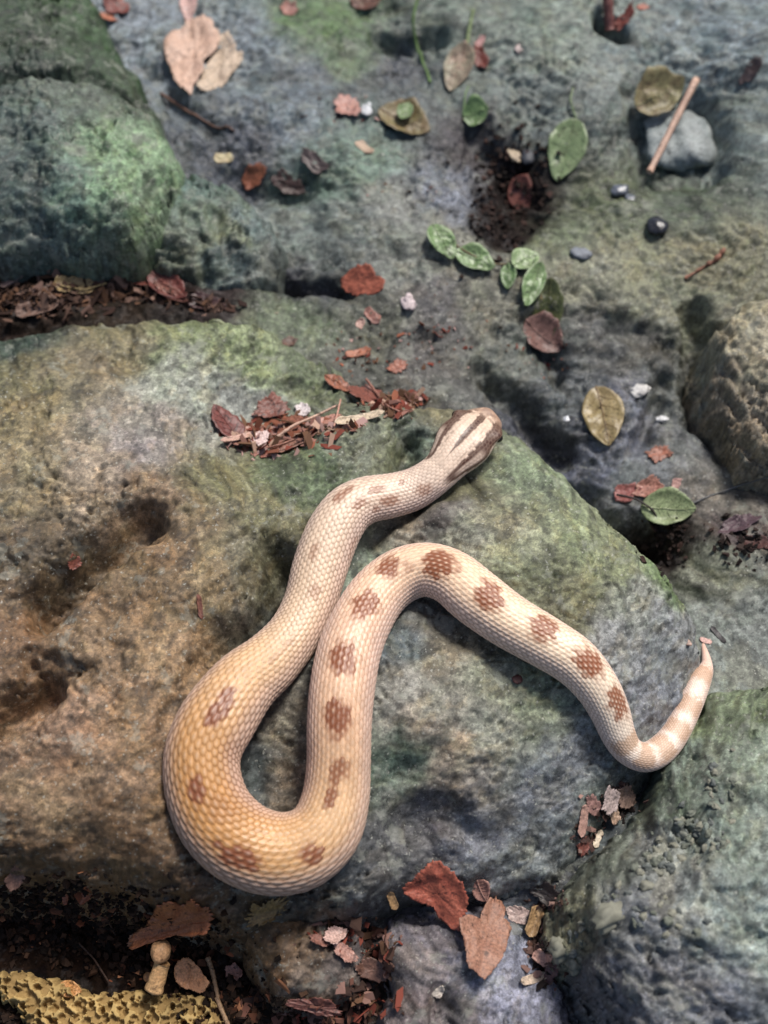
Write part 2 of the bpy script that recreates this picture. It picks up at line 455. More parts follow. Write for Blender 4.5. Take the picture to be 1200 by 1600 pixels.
# ---- the mossy boulder behind, top left
MOSSY = Rock(
 ctrl=[(-250,-200,2),(-250,100,4),(-250,350,2),(0,-150,3),(100,-100,2),(0,60,3.5),(90,50,2.6),(160,60,1.6),(40,160,4.4),(130,170,4.2),(60,240,5.2),(150,250,5.2),(210,230,4.6),(230,300,4.0),(180,330,4.6),(100,330,4.6),(30,330,4),(220,370,2.6),
  (120,390,2.8),(30,395,2.6),(190,120,2.4)],
 outline=[(-300,404,0),(-100,414,0),(0,410,0),(70,404,0),(150,410,0),(215,398,0),(262,370,0),(282,310,0),(275,240,0),(248,170,-1),(205,100,-1),(170,40,-1.5),(135,-20,-2),(80,-120,-2),(0,-200,-2),(-300,-250,-2)],
 R=0.075, drop=0.050, seed=21, sat=.68, tint=(.84, .92, .86), detail=(1.3, 1.2, .8, 1.2), crust=.25, algae=.35,
 carve=[([(0,130),(80,115),(150,105),(200,115)],3.5,.014,.008),([(-30,240),(40,215),(20,260)],4,.006,.010),([(110,180),(130,240)],4,.005,.01)])
MOSSY.set_colours([(100,60,(46,68,34)),(40,60,(44,62,34)),(20,110,(46,64,50)),(200,110,(48,72,38)),(150,30,(56,88,42)),(60,170,(88,102,98)),(110,150,(96,104,92)),(200,220,(135,165,118)),(160,260,(120,150,112)),(100,280,(102,130,116)),(40,250,(76,90,90)),(220,330,(128,145,104)),(245,280,(118,138,105)),  # upper left greens darkened: shade under the overhang put into the moss colour
 (100,370,(102,116,112)),(30,330,(88,102,100)),(180,400,(88,100,82)),(20,400,(82,92,92))])

# ---- knobbly low rock beside it
KNOB = Rock(
 ctrl=[(270,300,-1.),(340,310,-.6),(390,350,-1),(420,410,-2),(340,400,-.4),(290,370,-.2),(370,450,-2),(300,440,-1.4),(250,400,-.8)],
 outline=[(262,300,-2),(300,278,-2.5),(360,300,-3),(410,345,-3),(445,400,-3),(430,440,-3),(380,468,-3),(320,462,-3),(262,440,-3),(225,415,-2)],
 R=0.02, drop=0.016, seed=31, tint=(.95, .94, 1.0), detail=(1.2, 2.2, .9, 1), crust=.25, carve=[([(340,330),(350,400)],-.5,.008,.007),([(300,350),(320,440)],-.5,.007,.006)])
KNOB.set_colours([(300,310,(84,114,100)),(330,340,(104,124,104)),(360,400,(84,102,96)),(390,350,(92,112,104)),(290,400,(92,102,78)),(420,420,(100,108,96)),(350,350,(120,128,88))])

# ---- pale boulder at the right edge
RIGHT = Rock(
 ctrl=[(1150,560,.6),(1200,540,1.2),(1280,560,1.6),(1150,640,.2),(1200,660,.8),(1300,680,1),(1130,600,0),(1380,600,1)],
 outline=[(1105,560,-1),(1118,515,-1),(1160,488,-1.5),(1230,470,-1.5),(1400,460,-2),(1450,720,-2),(1300,735,-1),(1230,728,-1),(1180,710,-1),(1145,665,-1),(1118,612,-1)],
 R=0.045, drop=0.03, seed=41, tint=(1.10, .95, .92), detail=(1.8, 2.6, .9, 1.2), shear=(0.9, 1.0))
RIGHT.set_colours([(1170,540,(148,152,124)),(1150,600,(118,112,90)),(1150,660,(134,124,94)),(1200,620,(146,146,124)),(1195,700,(146,142,120)),(1300,600,(140,140,110))])

# ---- crusty boulder, bottom right
CRUST = Rock(
 ctrl=[(1120,1090,-.6),(1200,1080,0),(1350,1080,0),(1090,1150,0),(1060,1220,0),(1010,1290,0),(1130,1200,1.2),(1200,1180,1.6),(1350,1250,2),(1100,1290,1.6),(950,1360,-.4),(1010,1380,1),(1200,1350,2.4),
  (900,1420,-1),(960,1440,.6),(1080,1430,2),(900,1500,-1.6),(980,1530,.4),(1100,1560,1.4),(1250,1500,2.4),(960,1600,-.8),(1100,1680,0),(1300,1680,1)],
 outline=[(1400,1050,-2),(1250,1062,-2),(1180,1066,-2),(1118,1076,-2),(1085,1120,-2),(1055,1180,-2),(1010,1245,-2.5),(960,1305,-2.5),(905,1365,-3),(862,1425,-3.5),(850,1462,-3.5),(868,1505,-3.5),(905,1550,-3.5),(935,1600,-3.5),(960,1680,-4),(1020,1760,-4),(1400,1760,-3)],
 R=0.03, drop=0.03, seed=51, detail=(1.8, 1.8, 1.0, 1.2), crust=.8, pit=.9, tint=(1.0, .965, 1.0), shear=(0.9, 1.0),
 carve=[([(1000,1290),(1060,1330),(1040,1400)],1,.010,.010),([(1120,1250),(1090,1320)],1.5,.008,.010),([(880,1440),(930,1470),(910,1520)],-1,.008,.007)])
CRUST.set_colours([(1150,1110,(112,130,90)),(1090,1180,(100,118,100)),(1180,1200,(122,138,115)),(1050,1250,(90,105,84)),(950,1350,(96,105,88),.5),(1040,1340,(132,138,130)),(1150,1300,(124,140,124)),(900,1430,(108,112,82)),(890,1470,(120,118,84)),
 (1000,1450,(120,126,126)),(1000,1530,(108,112,116)),(1150,1440,(138,156,144)),(1100,1560,(116,122,128)),(930,1540,(84,88,92)),(1250,1300,(124,140,124))])

# ---- low brown stone under the boulder's edge, bottom left of centre
BROWN = Rock(
 ctrl=[(360,1450,-5),(420,1470,-4.2),(480,1500,-4.4),(440,1540,-4.8),(520,1540,-5),(380,1510,-5.6),(560,1480,-5.4)],
 outline=[(345,1432,-6),(420,1425,-6),(500,1432,-6),(570,1455,-6),(590,1510,-6.5),(570,1560,-6.5),(500,1575,-6.5),(430,1560,-6.5),(375,1520,-6.5)],
 R=0.022, drop=0.02, seed=61, sat=.9, algae=.05, tint=(1.08, .94, .86), detail=(1, 1.2, .7, 1.1))
BROWN.set_colours([(400,1470,(106,86,54)),(440,1520,(112,90,62)),(480,1480,(104,88,66)),(530,1500,(96,92,90),.5),(560,1480,(84,84,90),.6),(480,1560,(128,120,110))])

# ---- grey slab, bottom centre
SLAB = Rock(
 ctrl=[(640,1440,-5),(700,1480,-4),(660,1540,-3.6),(640,1600,-3.6),(760,1540,-4.4),(800,1480,-5),(820,1580,-5),(700,1640,-3.8),(850,1640,-5)],
 outline=[(605,1430,-6),(680,1415,-6),(780,1410,-6),(840,1440,-6.5),(850,1500,-7),(885,1560,-7),(910,1640,-7),(880,1740,-7),(640,1760,-6),(600,1640,-6),(612,1560,-6),(600,1490,-6)],
 R=0.024, drop=0.02, seed=71, tint=(1.03, .95, 1.05), detail=(1.2, 1.1, .7, 1.1), carve=[([(690,1560),(700,1610)],-4,.012,.007)])
SLAB.set_colours([(640,1450,(110,112,118),.6),(640,1520,(122,118,110)),(660,1580,(116,106,98)),(720,1600,(90,88,84)),(780,1540,(142,152,164),.8),(800,1490,(120,130,142),.8),(720,1450,(96,96,100),.6),(780,1620,(118,122,128),.6)])

# ---- the rock bed everything lies in
BED = Rock(
 ctrl=[(-400,-300,-4),(600,-300,-3),(1600,-300,1),(-400,450,-4),(-400,1500,-9),(-300,1900,-9),(600,1900,-7),(1500,1900,-6),(1600,500,-3),(1600,1000,-4),
  (850,650,-5),(900,720,-6),(1000,790,-6),(1050,850,-6),(1100,850,-4.6),(1180,800,-4.5),(1150,950,-3.6),(1150,1030,-3.2),(1200,880,-3.6),(600,520,-1.8),(450,490,-2.4),(480,435,-3.2),(700,500,-2.2),(800,560,-3.8),(900,560,-4.4),(1000,620,-4.6),
  (1080,600,-4.6),(1000,420,-2.4),(900,430,-2.6),(1150,400,-1.8),(1080,500,-3.6),(700,400,-2.6),(640,330,-2.4),(800,280,-4.6),(770,360,-4),(880,220,-2.8),(580,270,-2.2),(450,285,-4.2),(400,200,-3.2),(300,130,-3.6),(220,60,-3.6),(500,110,-2.6),
  (400,60,-2.6),(700,100,-3.4),(640,50,-4.2),(720,30,-2.8),(850,110,-1.6),(1000,70,-1.2),(1110,60,.2),(1170,150,0),(1060,220,-3.8),(1150,270,-1.2),(960,160,-1.8),(950,320,-3),(1100,320,-2.2),(20,470,-2.6),(140,460,-2.5),(260,465,-2.0),(370,480,-2.4),
  (60,1430,-9),(200,1450,-10),(100,1560,-9.6),(280,1500,-9),(380,1520,-8.5),(580,1460,-7),(600,1560,-7.4),(760,1430,-5.6),(850,1400,-5),(880,1440,-5.6),(860,1540,-7),(930,1300,-4),(480,1600,-8.5)],
 seed=81, c=0.02, dk_=1.7, gain=.74, algae=.18, tint=(.96, .975, 1.0), pit=.6, detail=(2.3, 1.5, .70, 1.1),
 carve=[([(395,428),(470,438),(545,445)],-3,.012,.008),([(990,160),(1002,215),(1015,255)],-2.5,.006,.010),([(1100,165),(1118,205),(1122,258)],-2,.011,.010),([(1040,272),(1100,272)],-2.5,.006,.010),
  ([(760,600),(830,640),(880,690)],-4.5,.016,.010),([(900,760),(960,830),(1030,850)],-5.5,.016,.012),([(740,225),(800,270),(830,330),(780,390)],-4,.010,.016),([(1085,500),(1090,560),(1110,640),(1150,700)],-4,.014,.010),
  ([(370,280),(430,300),(480,300)],-4,.008,.010),([(600,60),(680,70)],-4,.010,.009),([(620,0),(700,-10)],-4,.008,.01),([(935,40),(970,60)],-1.5,.012,.008),([(890,300),(970,310)],-3,.004,.008),
  ([(1040,590),(1000,680)],-4.5,.008,.008),([(850,500),(870,560)],-3.5,.010,.010),([(970,500),(1040,520)],-3,.008,.011),([(240,120),(290,190),(330,210)],-4,.008,.012)])
BED.set_colours([(600,520,(92,94,72)),(450,500,(104,116,84)),(480,440,(52,52,62),.3),(680,470,(92,88,86)),(580,570,(80,80,68)),(450,350,(116,128,120)),(620,320,(126,128,118)),(540,380,(112,120,112)),(400,60,(124,136,142),.6),(220,60,(122,134,142),.6),(470,120,(90,102,110),.6),
 (500,40,(86,118,58)),(540,90,(96,116,82)),(450,200,(108,120,128),.6),(380,250,(66,72,84),.6),(560,250,(106,132,112)),(500,280,(96,118,104)),(620,100,(76,82,90),.6),(580,130,(92,100,100)),(700,60,(102,114,100)),(800,100,(114,126,118)),(900,60,(132,144,130)),(850,60,(120,136,118)),(1000,80,(106,122,120)),(1100,60,(118,134,138),.5),(1150,200,(118,132,126)),
 (960,120,(120,130,122)),(850,170,(106,118,112)),(690,310,(118,124,136),.6),(740,250,(66,60,64)),(800,270,(42,32,30),.1),(780,350,(50,42,42),.1),(830,320,(44,36,32),.1),(950,310,(92,102,66),.7),(1060,300,(70,84,60),.6),(880,380,(112,122,84)),(900,420,(140,138,108)),(1000,420,(132,132,96)),(1100,420,(132,128,90)),(1050,470,(126,128,100)),(950,520,(90,90,86)),(1020,540,(78,76,66)),
 (900,600,(84,90,92),.6),(980,640,(104,108,122),.7),(850,690,(62,64,74),.6),(930,740,(92,98,116),.7),(1000,760,(110,115,116),.5),(1080,690,(104,106,104)),(1130,780,(116,106,90)),(1100,740,(112,108,100)),(1120,900,(120,122,98)),(1150,960,(140,146,136)),(1130,1000,(120,128,118)),(1040,845,(50,40,36),.1),(1160,840,(84,66,64),.3),(1060,620,(92,96,90)),
 (750,480,(118,116,96)),(700,400,(124,122,104)),(650,400,(120,124,112)),(640,540,(90,84,78)),(800,540,(104,108,96)),
 (60,470,(46,34,28),.1),(140,460,(50,40,32),.1),(330,470,(60,50,48),.1),(100,1450,(44,27,17),.05),(250,1450,(48,30,19),.05),(20,1400,(46,29,18),.05),(100,1580,(34,22,14),.05),(330,1560,(36,24,16),.05),(430,1590,(38,26,18),.05),(570,1440,(66,60,60),.4),(600,1560,(62,50,42),.2),(860,1400,(72,76,80),.6),(760,1420,(100,104,112),.6),(860,1530,(100,108,118),.7),(930,1300,(70,78,80),.5)])

ROCKS = dict(main=MAIN, mossy=MOSSY, knob=KNOB, right=RIGHT, crust=CRUST, brown=BROWN, slab=SLAB)
STEP = 0.00115
def span(a, b, st=STEP): return np.arange(a, b, st)

# combined relief for resting things on
GX = np.arange(-0.46, 0.46, 0.0020); GY = np.arange(-0.42, 0.62, 0.0020)
MX, MY = np.meshgrid(GX, GY, indexing='ij')
HB = BED.z(MX, MY)
HG = HB.copy()
MAINZ = None
for k, r in ROCKS.items():
    poly = np.array(r.poly); x0, y0 = poly.min(0) - 0.02; x1, y1 = poly.max(0) + 0.02
    i0, i1 = np.searchsorted(GX, [x0, x1]); j0, j1 = np.searchsorted(GY, [y0, y1])
    zz = r.z(MX[i0:i1, j0:j1], MY[i0:i1, j0:j1])
    HG[i0:i1, j0:j1] = np.maximum(HG[i0:i1, j0:j1], zz)

def bil(G, x, y):
    fx = np.clip((np.asarray(x) - GX[0]) / 0.0020, 0, len(GX) - 1.001); fy = np.clip((np.asarray(y) - GY[0]) / 0.0020, 0, len(GY) - 1.001)
    i = fx.astype(int); j = fy.astype(int); a = fx - i; b = fy - j
    return (G[i, j] * (1 - a) + G[i + 1, j] * a) * (1 - b) + (G[i, j + 1] * (1 - a) + G[i + 1, j + 1] * a) * b
def H(x, y): return bil(HG, x, y)

def hit(px, py):
    """first point of the relief on the sight line of a photo pixel"""
    zs = np.linspace(0.10, -0.15, 700)
    x, y = at(px, py, zs)
    under = H(x, y) >= zs
    k = int(np.argmax(under)) if under.any() else len(zs) - 1
    return float(x[k]), float(y[k]), float(H(x[k], y[k]))

def build_rock(key, name, label, cat='rock', group=None, st=STEP, xl=(-0.46, 0.46), yl=(-0.45, 0.70)):
    r = ROCKS[key]
    poly = np.array(r.poly)
    x0, y0 = poly.min(0) - 0.02; x1, y1 = poly.max(0) + 0.02
    xs = span(max(x0, xl[0]), min(x1, xl[1]), st); ys = span(max(y0, yl[0]), min(y1, yl[1]), st)
    o = r.build(name, xs, ys, keep=lambda X, Y, Z: Z > bil(HB, X, Y) - 0.014)
    tag(o, label, cat, group)
    return o

main_o = build_rock('main', 'boulder', 'broad rounded grey and brown boulder the snake lies on')
mossy_o = build_rock('mossy', 'boulder', 'tall green mossy boulder behind the crevice of dead leaves', st=0.0013)
build_rock('knob', 'rock', 'small knobbly grey green rock leaning on the mossy boulder', st=0.0012)
build_rock('right', 'boulder', 'pale yellowish boulder beyond the gully, right of the olive leaf', st=0.0013)
crust_o = build_rock('crust', 'boulder', 'rough crusty grey boulder below the snake tail')
build_rock('brown', 'rock', 'low brown stone wedged under the edge of the big boulder', st=0.0013)
build_rock('slab', 'rock', 'wet blue grey slab under the red and brown leaves', st=0.0012)

def ring(a, b, n): return a + (b - a) * np.linspace(0, 1, n) ** 2.2
bx = np.concatenate([ring(-0.4714, -1.6, 30)[::-1], span(-0.47, 0.47, 0.0014), ring(0.4712, 1.6, 30)])
by = np.concatenate([ring(-0.4014, -1.2, 24)[::-1], span(-0.40, 0.62, 0.0014), ring(0.6212, 2.2, 36)])
polyM = MAIN.poly
def keep_bed(X, Y, Z):
    cover = H(X, Y) - Z
    inner = (np.abs(X) < 0.45) & (Y > -0.39) & (Y < 0.60)
    return ~(inner & (cover > 0.022))
ground = BED.build('ground', bx, by, keep=keep_bed)
tag(ground, kind='structure')

# ------------------------------------------------------------------ the snake
PATH = [(763,650,46),(756,658,58),(747,668,70),(738,678,79),(727,690,84),(715,705,78),(702,720,68),(689,735,62),(668,752,64),(641,767,69),(606,776,73),(572,782,77),(545,797,81),(526,822,84),(512,852,86),(499,890,86),(484,942,82),(460,990,84),
 (422,1034,96),(380,1070,108),(342,1122,120),(320,1165,119),(315,1205,119),(325,1252,122),(347,1290,126),(384,1320,127),(433,1334,126),(476,1325,122),(508,1296,114),(524,1250,105),(529,1195,99),(530,1135,100),(534,1082,101),(545,1020,99),(565,970,94),
 (592,928,90),(627,900,88),(667,891,87),(706,903,88),(744,934,91),(795,971,87),(855,1006,83),(898,1034,79),(930,1070,71),(951,1108,63),(966,1148,54),(982,1173,47),(1008,1184,46),(1034,1171,46),(1058,1141,42),(1080,1097,38),(1094,1062,34),(1103,1046,24),(1105,1038,17),(1102,1021,11),(1098,1006,5)]
def catmull(P, n):
    P = np.array(P, float)
    Q = np.vstack([2 * P[0] - P[1], P, 2 * P[-1] - P[-2]])
    out = []
    for k in range(1, len(Q) - 2):
        m = max(3, int(n * np.hypot(*(Q[k + 1, :2] - Q[k, :2]))))
        t = np.linspace(0, 1, m, endpoint=False)[:, None]
        a, b, c, d = Q[k - 1], Q[k], Q[k + 1], Q[k + 2]
        out.append(0.5 * (2 * b + (c - a) * t + (2 * a - 5 * b + 4 * c - d) * t ** 2 + (3 * b - a - 3 * c + d) * t ** 3))
    out.append(P[-1:])
    return np.vstack(out)
def gsmooth(a, sig):
    n = int(sig * 3); k = np.exp(-0.5 * (np.arange(-n, n + 1) / sig) ** 2); k /= k.sum()
    ext = np.concatenate([2 * a[0] - a[n:0:-1], a, 2 * a[-1] - a[-2:-n - 2:-1]])
    return np.convolve(ext, k, 'valid')
cl = catmull(PATH, 1.0)
seg = np.hypot(np.diff(cl[:, 0]), np.diff(cl[:, 1])); S = np.concatenate([[0], np.cumsum(seg)])
Su = np.arange(0, S[-1], 1.0)
cpx = gsmooth(np.interp(Su, S, cl[:, 0]), 6); cpy = gsmooth(np.interp(Su, S, cl[:, 1]), 6); cw = gsmooth(np.interp(Su, S, cl[:, 2]), 4)
cw[:10] *= np.sqrt(np.clip(1 - (1 - (Su[:10] + .3) / 10) ** 2, 0.0, 1)) ; cw[-1] = 0.6
SL = S[-1]
zc = np.full(len(Su), 0.03)
for it in range(10):
    x, y = at(cpx, cpy, zc)
    r = cw / 2 * cdist(x, y, zc) / FPX
    tx, ty = np.gradient(x), np.gradient(y); tl = np.hypot(tx, ty); nx, ny = ty / tl, -tx / tl
    hs = np.stack([H(x + q * r * nx, y + q * r * ny) for q in np.linspace(-.75, .75, 7)])
    h = 0.55 * hs.mean(0) + 0.45 * hs.max(0)
    h = np.maximum(gsmooth(h, 38), gsmooth(h, 14) - 0.004)
    h = gsmooth(h, 16)
    lift = 0.011 * (1 - sm(20, 170, Su)) + 0.004 * sm(60, 110, Su) * (1 - sm(120, 190, Su))
    zc = 0.4 * zc + 0.6 * (h + 0.60 * gsmooth(r, 12) + lift - 0.0012)
x, y = at(cpx, cpy, zc)
C3 = np.stack([x, y, zc], 1)
R3 = cw / 2 * cdist(x, y, zc) / FPX
arc = np.concatenate([[0], np.cumsum(np.linalg.norm(np.diff(C3, axis=0), axis=1))])
NC = 40
rsc = np.clip(np.interp(Su, [0, 60, 130, 200], [.0085, .0090, .0125, .0145]), 0, None)
rsc = np.where(Su < 200, rsc, np.clip(R3, 0.006, None))
rsc = gsmooth(rsc, 10)
ph = np.concatenate([[0], np.cumsum(np.diff(arc) / (0.262 * (rsc[1:] + rsc[:-1]) / 2))])
SUB = 8
pv = np.arange(0, ph[-1], 1.0 / SUB); pv = np.append(pv, ph[-1])
Sv = np.interp(pv, ph, Su)
def along(a): return np.interp(Sv, Su, a)
Cv = np.stack([along(C3[:, i]) for i in range(3)], 1)
T = np.gradient(Cv, axis=0); T /= np.linalg.norm(T, axis=1)[:, None] + 1e-12
Lat = np.cross(T, [0, 0, 1.0]); Lat /= np.linalg.norm(Lat, axis=1)[:, None]
U = np.cross(Lat, T)
rv = along(R3)
NT = NC * 6
th = np.linspace(-math.pi, math.pi, NT, endpoint=False)
TH, PV = np.meshgrid(th, pv); SV = np.broadcast_to(Sv[:, None], TH.shape)
q = TH / (2 * math.pi / NC)
best = np.zeros(TH.shape); bid_p = PV.copy(); bid_q = q.copy(); bA = np.zeros(TH.shape); bB = np.zeros(TH.shape); bR = np.ones(TH.shape)
A_, B_ = 0.66, 0.63
for dc in (-1, 0, 1, 2):
    c = np.floor(q) + dc
    off = 0.5 * (np.mod(c, 2))
    base = np.floor(PV - off)
    for dr in (0, 1):
        pc = base + dr + off
        a = PV - pc; b = q - c
        rr = np.abs(a / A_) ** 1.7 + np.abs(b / B_) ** 1.8
        ramp = 0.30 + 0.70 * np.clip((a + A_) / (2 * A_), 0, 1)
        z = np.where(rr < 1, ramp * np.clip(1 - rr, 0, 1) ** 0.17, 0)
        z = z + np.where(rr < 1, 0.34 * np.exp(-(b / 0.13) ** 2) * np.clip(1 - rr, 0, 1) ** 0.6, 0)
        m = z > best
        best = np.where(m, z, best); bid_p = np.where(m, pc, bid_p); bid_q = np.where(m, c, bid_q); bA = np.where(m, a, bA); bB = np.where(m, b, bB); bR = np.where(m, rr, bR)
headk = sm(60, 120, SV)
amp = (0.050 * rv)[:, None] * (0.85 + 0.3 * perlin(SV / 60.0, TH * 1.5, 12)) * (0.35 + 0.65 * headk) * sm(0, 14, SV)
belly = sm(1.9, 2.3, np.abs(TH))
amp = amp * (1 - 0.8 * belly)
disp = amp * (best - 0.55)
# cross section: flatter under, head flatter with brow ridges
ku = np.interp(Sv, [0, 25, 60, 110, 150, 400, SL], [.50, .54, .60, .74, .84, .88, .95])[:, None]
ct, st = np.cos(TH), np.sin(TH)
kd = np.where(ct < 0, 0.68, 1.0)
head_w = (1 - sm(70, 112, SV))
sq = 1 + 0.10 * head_w * np.abs(np.sin(2 * TH))
brow = 0.0038 * np.exp(-((SV - 27) / 9.0) ** 2) * np.exp(-((np.abs(TH) - 1.0) / 0.28) ** 2)
jowl = 0.0012 * np.exp(-((SV - 66) / 20.0) ** 2) * np.exp(-((np.abs(TH) - 1.35) / 0.4) ** 2)
groove = -0.0010 * np.exp(-((SV - 45) / 22.0) ** 2) * np.exp(-(TH / 0.25) ** 2)
rostr = 0.0030 * np.exp(-((SV - 8) / 6.0) ** 2) * np.exp(-(TH / 0.5) ** 2)
rad = rv[:, None] * sq + disp + brow + jowl + groove
V = Cv[:, None, :] + (rad * st)[..., None] * Lat[:, None, :] + (rad * ct * ku * kd + rostr)[..., None] * U[:, None, :]
# pattern -------------------------------------------------
cellS = np.interp(bid_p, pv, Sv); cellT = bid_q * (2 * math.pi / NC)
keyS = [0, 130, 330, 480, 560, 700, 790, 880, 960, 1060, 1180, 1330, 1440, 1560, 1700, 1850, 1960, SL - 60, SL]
keyC = np.array([lin(c) for c in [(196,166,142),(226,202,182),(228,200,172),(226,194,160),(220,182,140),(208,156,100),(202,146,86),(204,150,92),(214,166,112),(222,180,134),(228,184,145),(226,186,156),(238,200,166),(243,208,174),(242,214,182),(242,220,194),(240,222,205),(238,215,198),(228,180,160)]])  # ochre keys at the loop carry warm light from lower left
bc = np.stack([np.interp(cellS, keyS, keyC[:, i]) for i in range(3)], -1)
side = np.stack([np.full(TH.shape, v) for v in lin((212,186,178))], -1)
ks = (sm(0.45, 1.15, np.abs(cellT)) * 0.55)[..., None]
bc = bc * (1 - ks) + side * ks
hsh = np.mod(np.sin(bid_p * 12.9898 + bid_q * 78.233) * 43758.5453, 1.0)
bc = bc * (0.90 + 0.2 * hsh)[..., None]
BLOT = [(600,890,22,20,1),(640,885,12,10,.45),(700,886,26,24,1),(775,935,24,24,1),(852,980,22,22,1),(918,1030,24,24,1),(964,1090,22,19,.95),(560,962,23,21,1),(533,1047,24,22,1),(526,1128,25,22,1),(526,1200,22,13,.85),(518,1242,24,9,.9),(543,1200,16,6,.6),
 (486,1334,17,16,.95),(366,1336,30,20,1.1),(304,1233,22,13,1.0),(335,1117,30,13,1.1),(488,936,16,10,.5),(487,870,14,6,.5),(548,860,22,6,.35),(527,776,15,8,.75),(549,792,14,7,.7),(585,762,14,7,.7),(600,782,16,9,.7),(622,752,9,5,.6),(662,764,15,9,.55),(578,798,10,5,.6),(430,1025,30,6,.3),(560,790,10,5,.3),(345,1260,26,20,.25),(360,1180,30,20,.2)]
BR = lin((142,84,52))
pat = np.zeros(TH.shape)
for bx_, by_, ra, rl, k in BLOT:
    i = int(np.argmin((cpx - bx_) ** 2 + (cpy - by_) ** 2)); j = int(np.argmin(np.abs(Sv - Su[i])))
    vw = CAM - Cv[j]; phi = math.atan2(vw @ Lat[j], vw @ U[j])
    ls = np.array([Lat[j] @ RGT, -(Lat[j] @ UPV)]); ls /= np.linalg.norm(ls)
    fr = np.clip(((bx_ - cpx[i]) * ls[0] + (by_ - cpy[i]) * ls[1]) / (cw[i] / 2), -.9, .9)
    t0 = np.clip(phi + math.asin(fr), -1.3, 1.3)
    dT = ((cellT + TH) / 2 - t0) * cw[i] / 2; dS = ((cellS + SV) / 2 - Su[i])
    d = np.sqrt((dS / (ra * 1.08)) ** 2 + (dT / (rl * 1.1)) ** 2) + 0.34 * (hsh - .5) + 0.35 * perlin(SV / 13.0, TH * 4.0, 17)
    pat = np.maximum(pat, k * (.90 * sm(1.14, 0.66, d) + .10 * sm(1.5, .9, d)))
dots = np.exp(-((bA - 0.22) / 0.16) ** 2 - (bB / 0.2) ** 2) * (0.15 + 0.75 * hsh)
pk = np.clip(pat * (1 - dots), 0, 1)[..., None]
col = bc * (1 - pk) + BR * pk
# tail saddles
for (a0, b0) in [(975,1155),(997,1186),(1031,1176),(1064,1150),(1079,1112),(1100,1062)]:
    i = int(np.argmin((cpx - a0) ** 2 + (cpy - b0) ** 2))
    k = 0.62 * sm(18, 8, np.abs(SV - Su[i] + 7 * (hsh - .5))) * sm(1.35, .9, np.abs(TH)) * (SV > SL - 330)
    col = col * (1 - k[..., None]) + lin((178,132,92)) * k[..., None]
# skin between the scales
gap = np.where(best <= 0, 1.0, sm(0.50, 0.90, bR)) * (0.55 + .45 * sm(0.2, 0.9, np.abs(TH)))
col = col * (1 - gap[..., None] * .92) + (col * np.array([.38, .29, .26])) * gap[..., None] * .92
keel = np.exp(-(bB / 0.22) ** 2 - ((bA - .1) / .25) ** 2) * .22
col = col * (1 - keel[..., None]) + np.array([.86, .74, .64]) * keel[..., None]
# head markings
aT = np.abs(TH); hj = (hsh - .5)
t = SV
med = sm(.15, .09, aT * (1 + .0 * t) - .06 * sm(45, 22, t) + .10 * sm(55, 98, t) + .05 * hj) * sm(14, 22, t) * sm(108, 88, t)
cen, half = np.interp(t, [10, 28, 60, 90, 118], [.80, .86, .98, 1.02, .98]), np.interp(t, [10, 28, 60, 90, 118, 130], [.24, .26, .38, .38, .18, .0])
lt = sm(half + .06, half - .05, np.abs(aT - cen) + .10 * hj) * sm(12, 20, t) * sm(128, 112, t)
tan_in = sm(.6, .25, np.abs(aT - cen) / (half + 1e-3)) * sm(52, 66, t) * sm(112, 96, t) * .75
lt = lt * (1 - tan_in)
fine = sm(.05, .02, np.abs(aT - .42 - .002 * (t - 50))) * sm(30, 45, t) * sm(100, 80, t) * .45 * (hsh > .35)
mk = np.clip(med + lt + fine, 0, 1) * (0.84 + .16 * sm(.75, .35, bR)) * (.88 + .12 * hsh)
line = sm(.07, .03, np.abs(aT - 1.62)) * sm(20, 30, t) * sm(100, 80, t) * .7
hd = (1 - sm(105, 150, t))
hc = lin((232,206,182))
col = col * (1 - .55 * hd[..., None]) + (hc * (.9 + .2 * hsh)[..., None]) * .55 * hd[..., None]
snt = sm(24, 10, t + 8 * hj)[..., None] * .8
col = col * (1 - snt) + (lin((146,112,92)) * (.6 + .8 * hsh)[..., None]) * snt
col = col * (1 - mk[..., None]) + lin((72,38,22)) * mk[..., None]
col = col * (1 - line[..., None]) + lin((70,42,30)) * line[..., None]
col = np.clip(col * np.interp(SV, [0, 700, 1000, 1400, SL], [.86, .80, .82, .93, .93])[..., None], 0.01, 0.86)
Fs = grid_faces(len(pv), NT, wrap_v=True)
base = np.array([Cv[:, 0].mean(), Cv[:, 1].mean(), (V[..., 2]).min()])
SKIN = skin_material()
snake = obj('snake', None, loc=base); tag(snake, 'cream and tan snake with brown blotches stretched over the boulder', 'snake')
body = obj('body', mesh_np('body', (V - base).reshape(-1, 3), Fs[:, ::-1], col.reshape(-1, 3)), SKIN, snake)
# eyes
def sphere_mesh(name, r, seg=20, rings=12):
    bm = bmesh.new(); bmesh.ops.create_uvsphere(bm, u_segments=seg, v_segments=rings, radius=r)
    for f in bm.faces: f.smooth = True
    me = bpy.data.meshes.new(name); bm.to_mesh(me); bm.free(); return me
EYE, nt, P, new, link = node_mat('eye')
P.inputs['Base Color'].default_value = (0.012, 0.008, 0.006, 1); P.inputs['Roughness'].default_value = 0.08
j = int(np.argmin(np.abs(Sv - 28)))
for sgn in (-1, 1):
    i = int(np.argmin(np.abs(th - sgn * 1.28)))
    e = obj('eye', sphere_mesh('eye', 0.0029), EYE, snake, V[j, i] - base - 0.0006 * sgn * Lat[j])
    e['label'] = 'dark round eye'

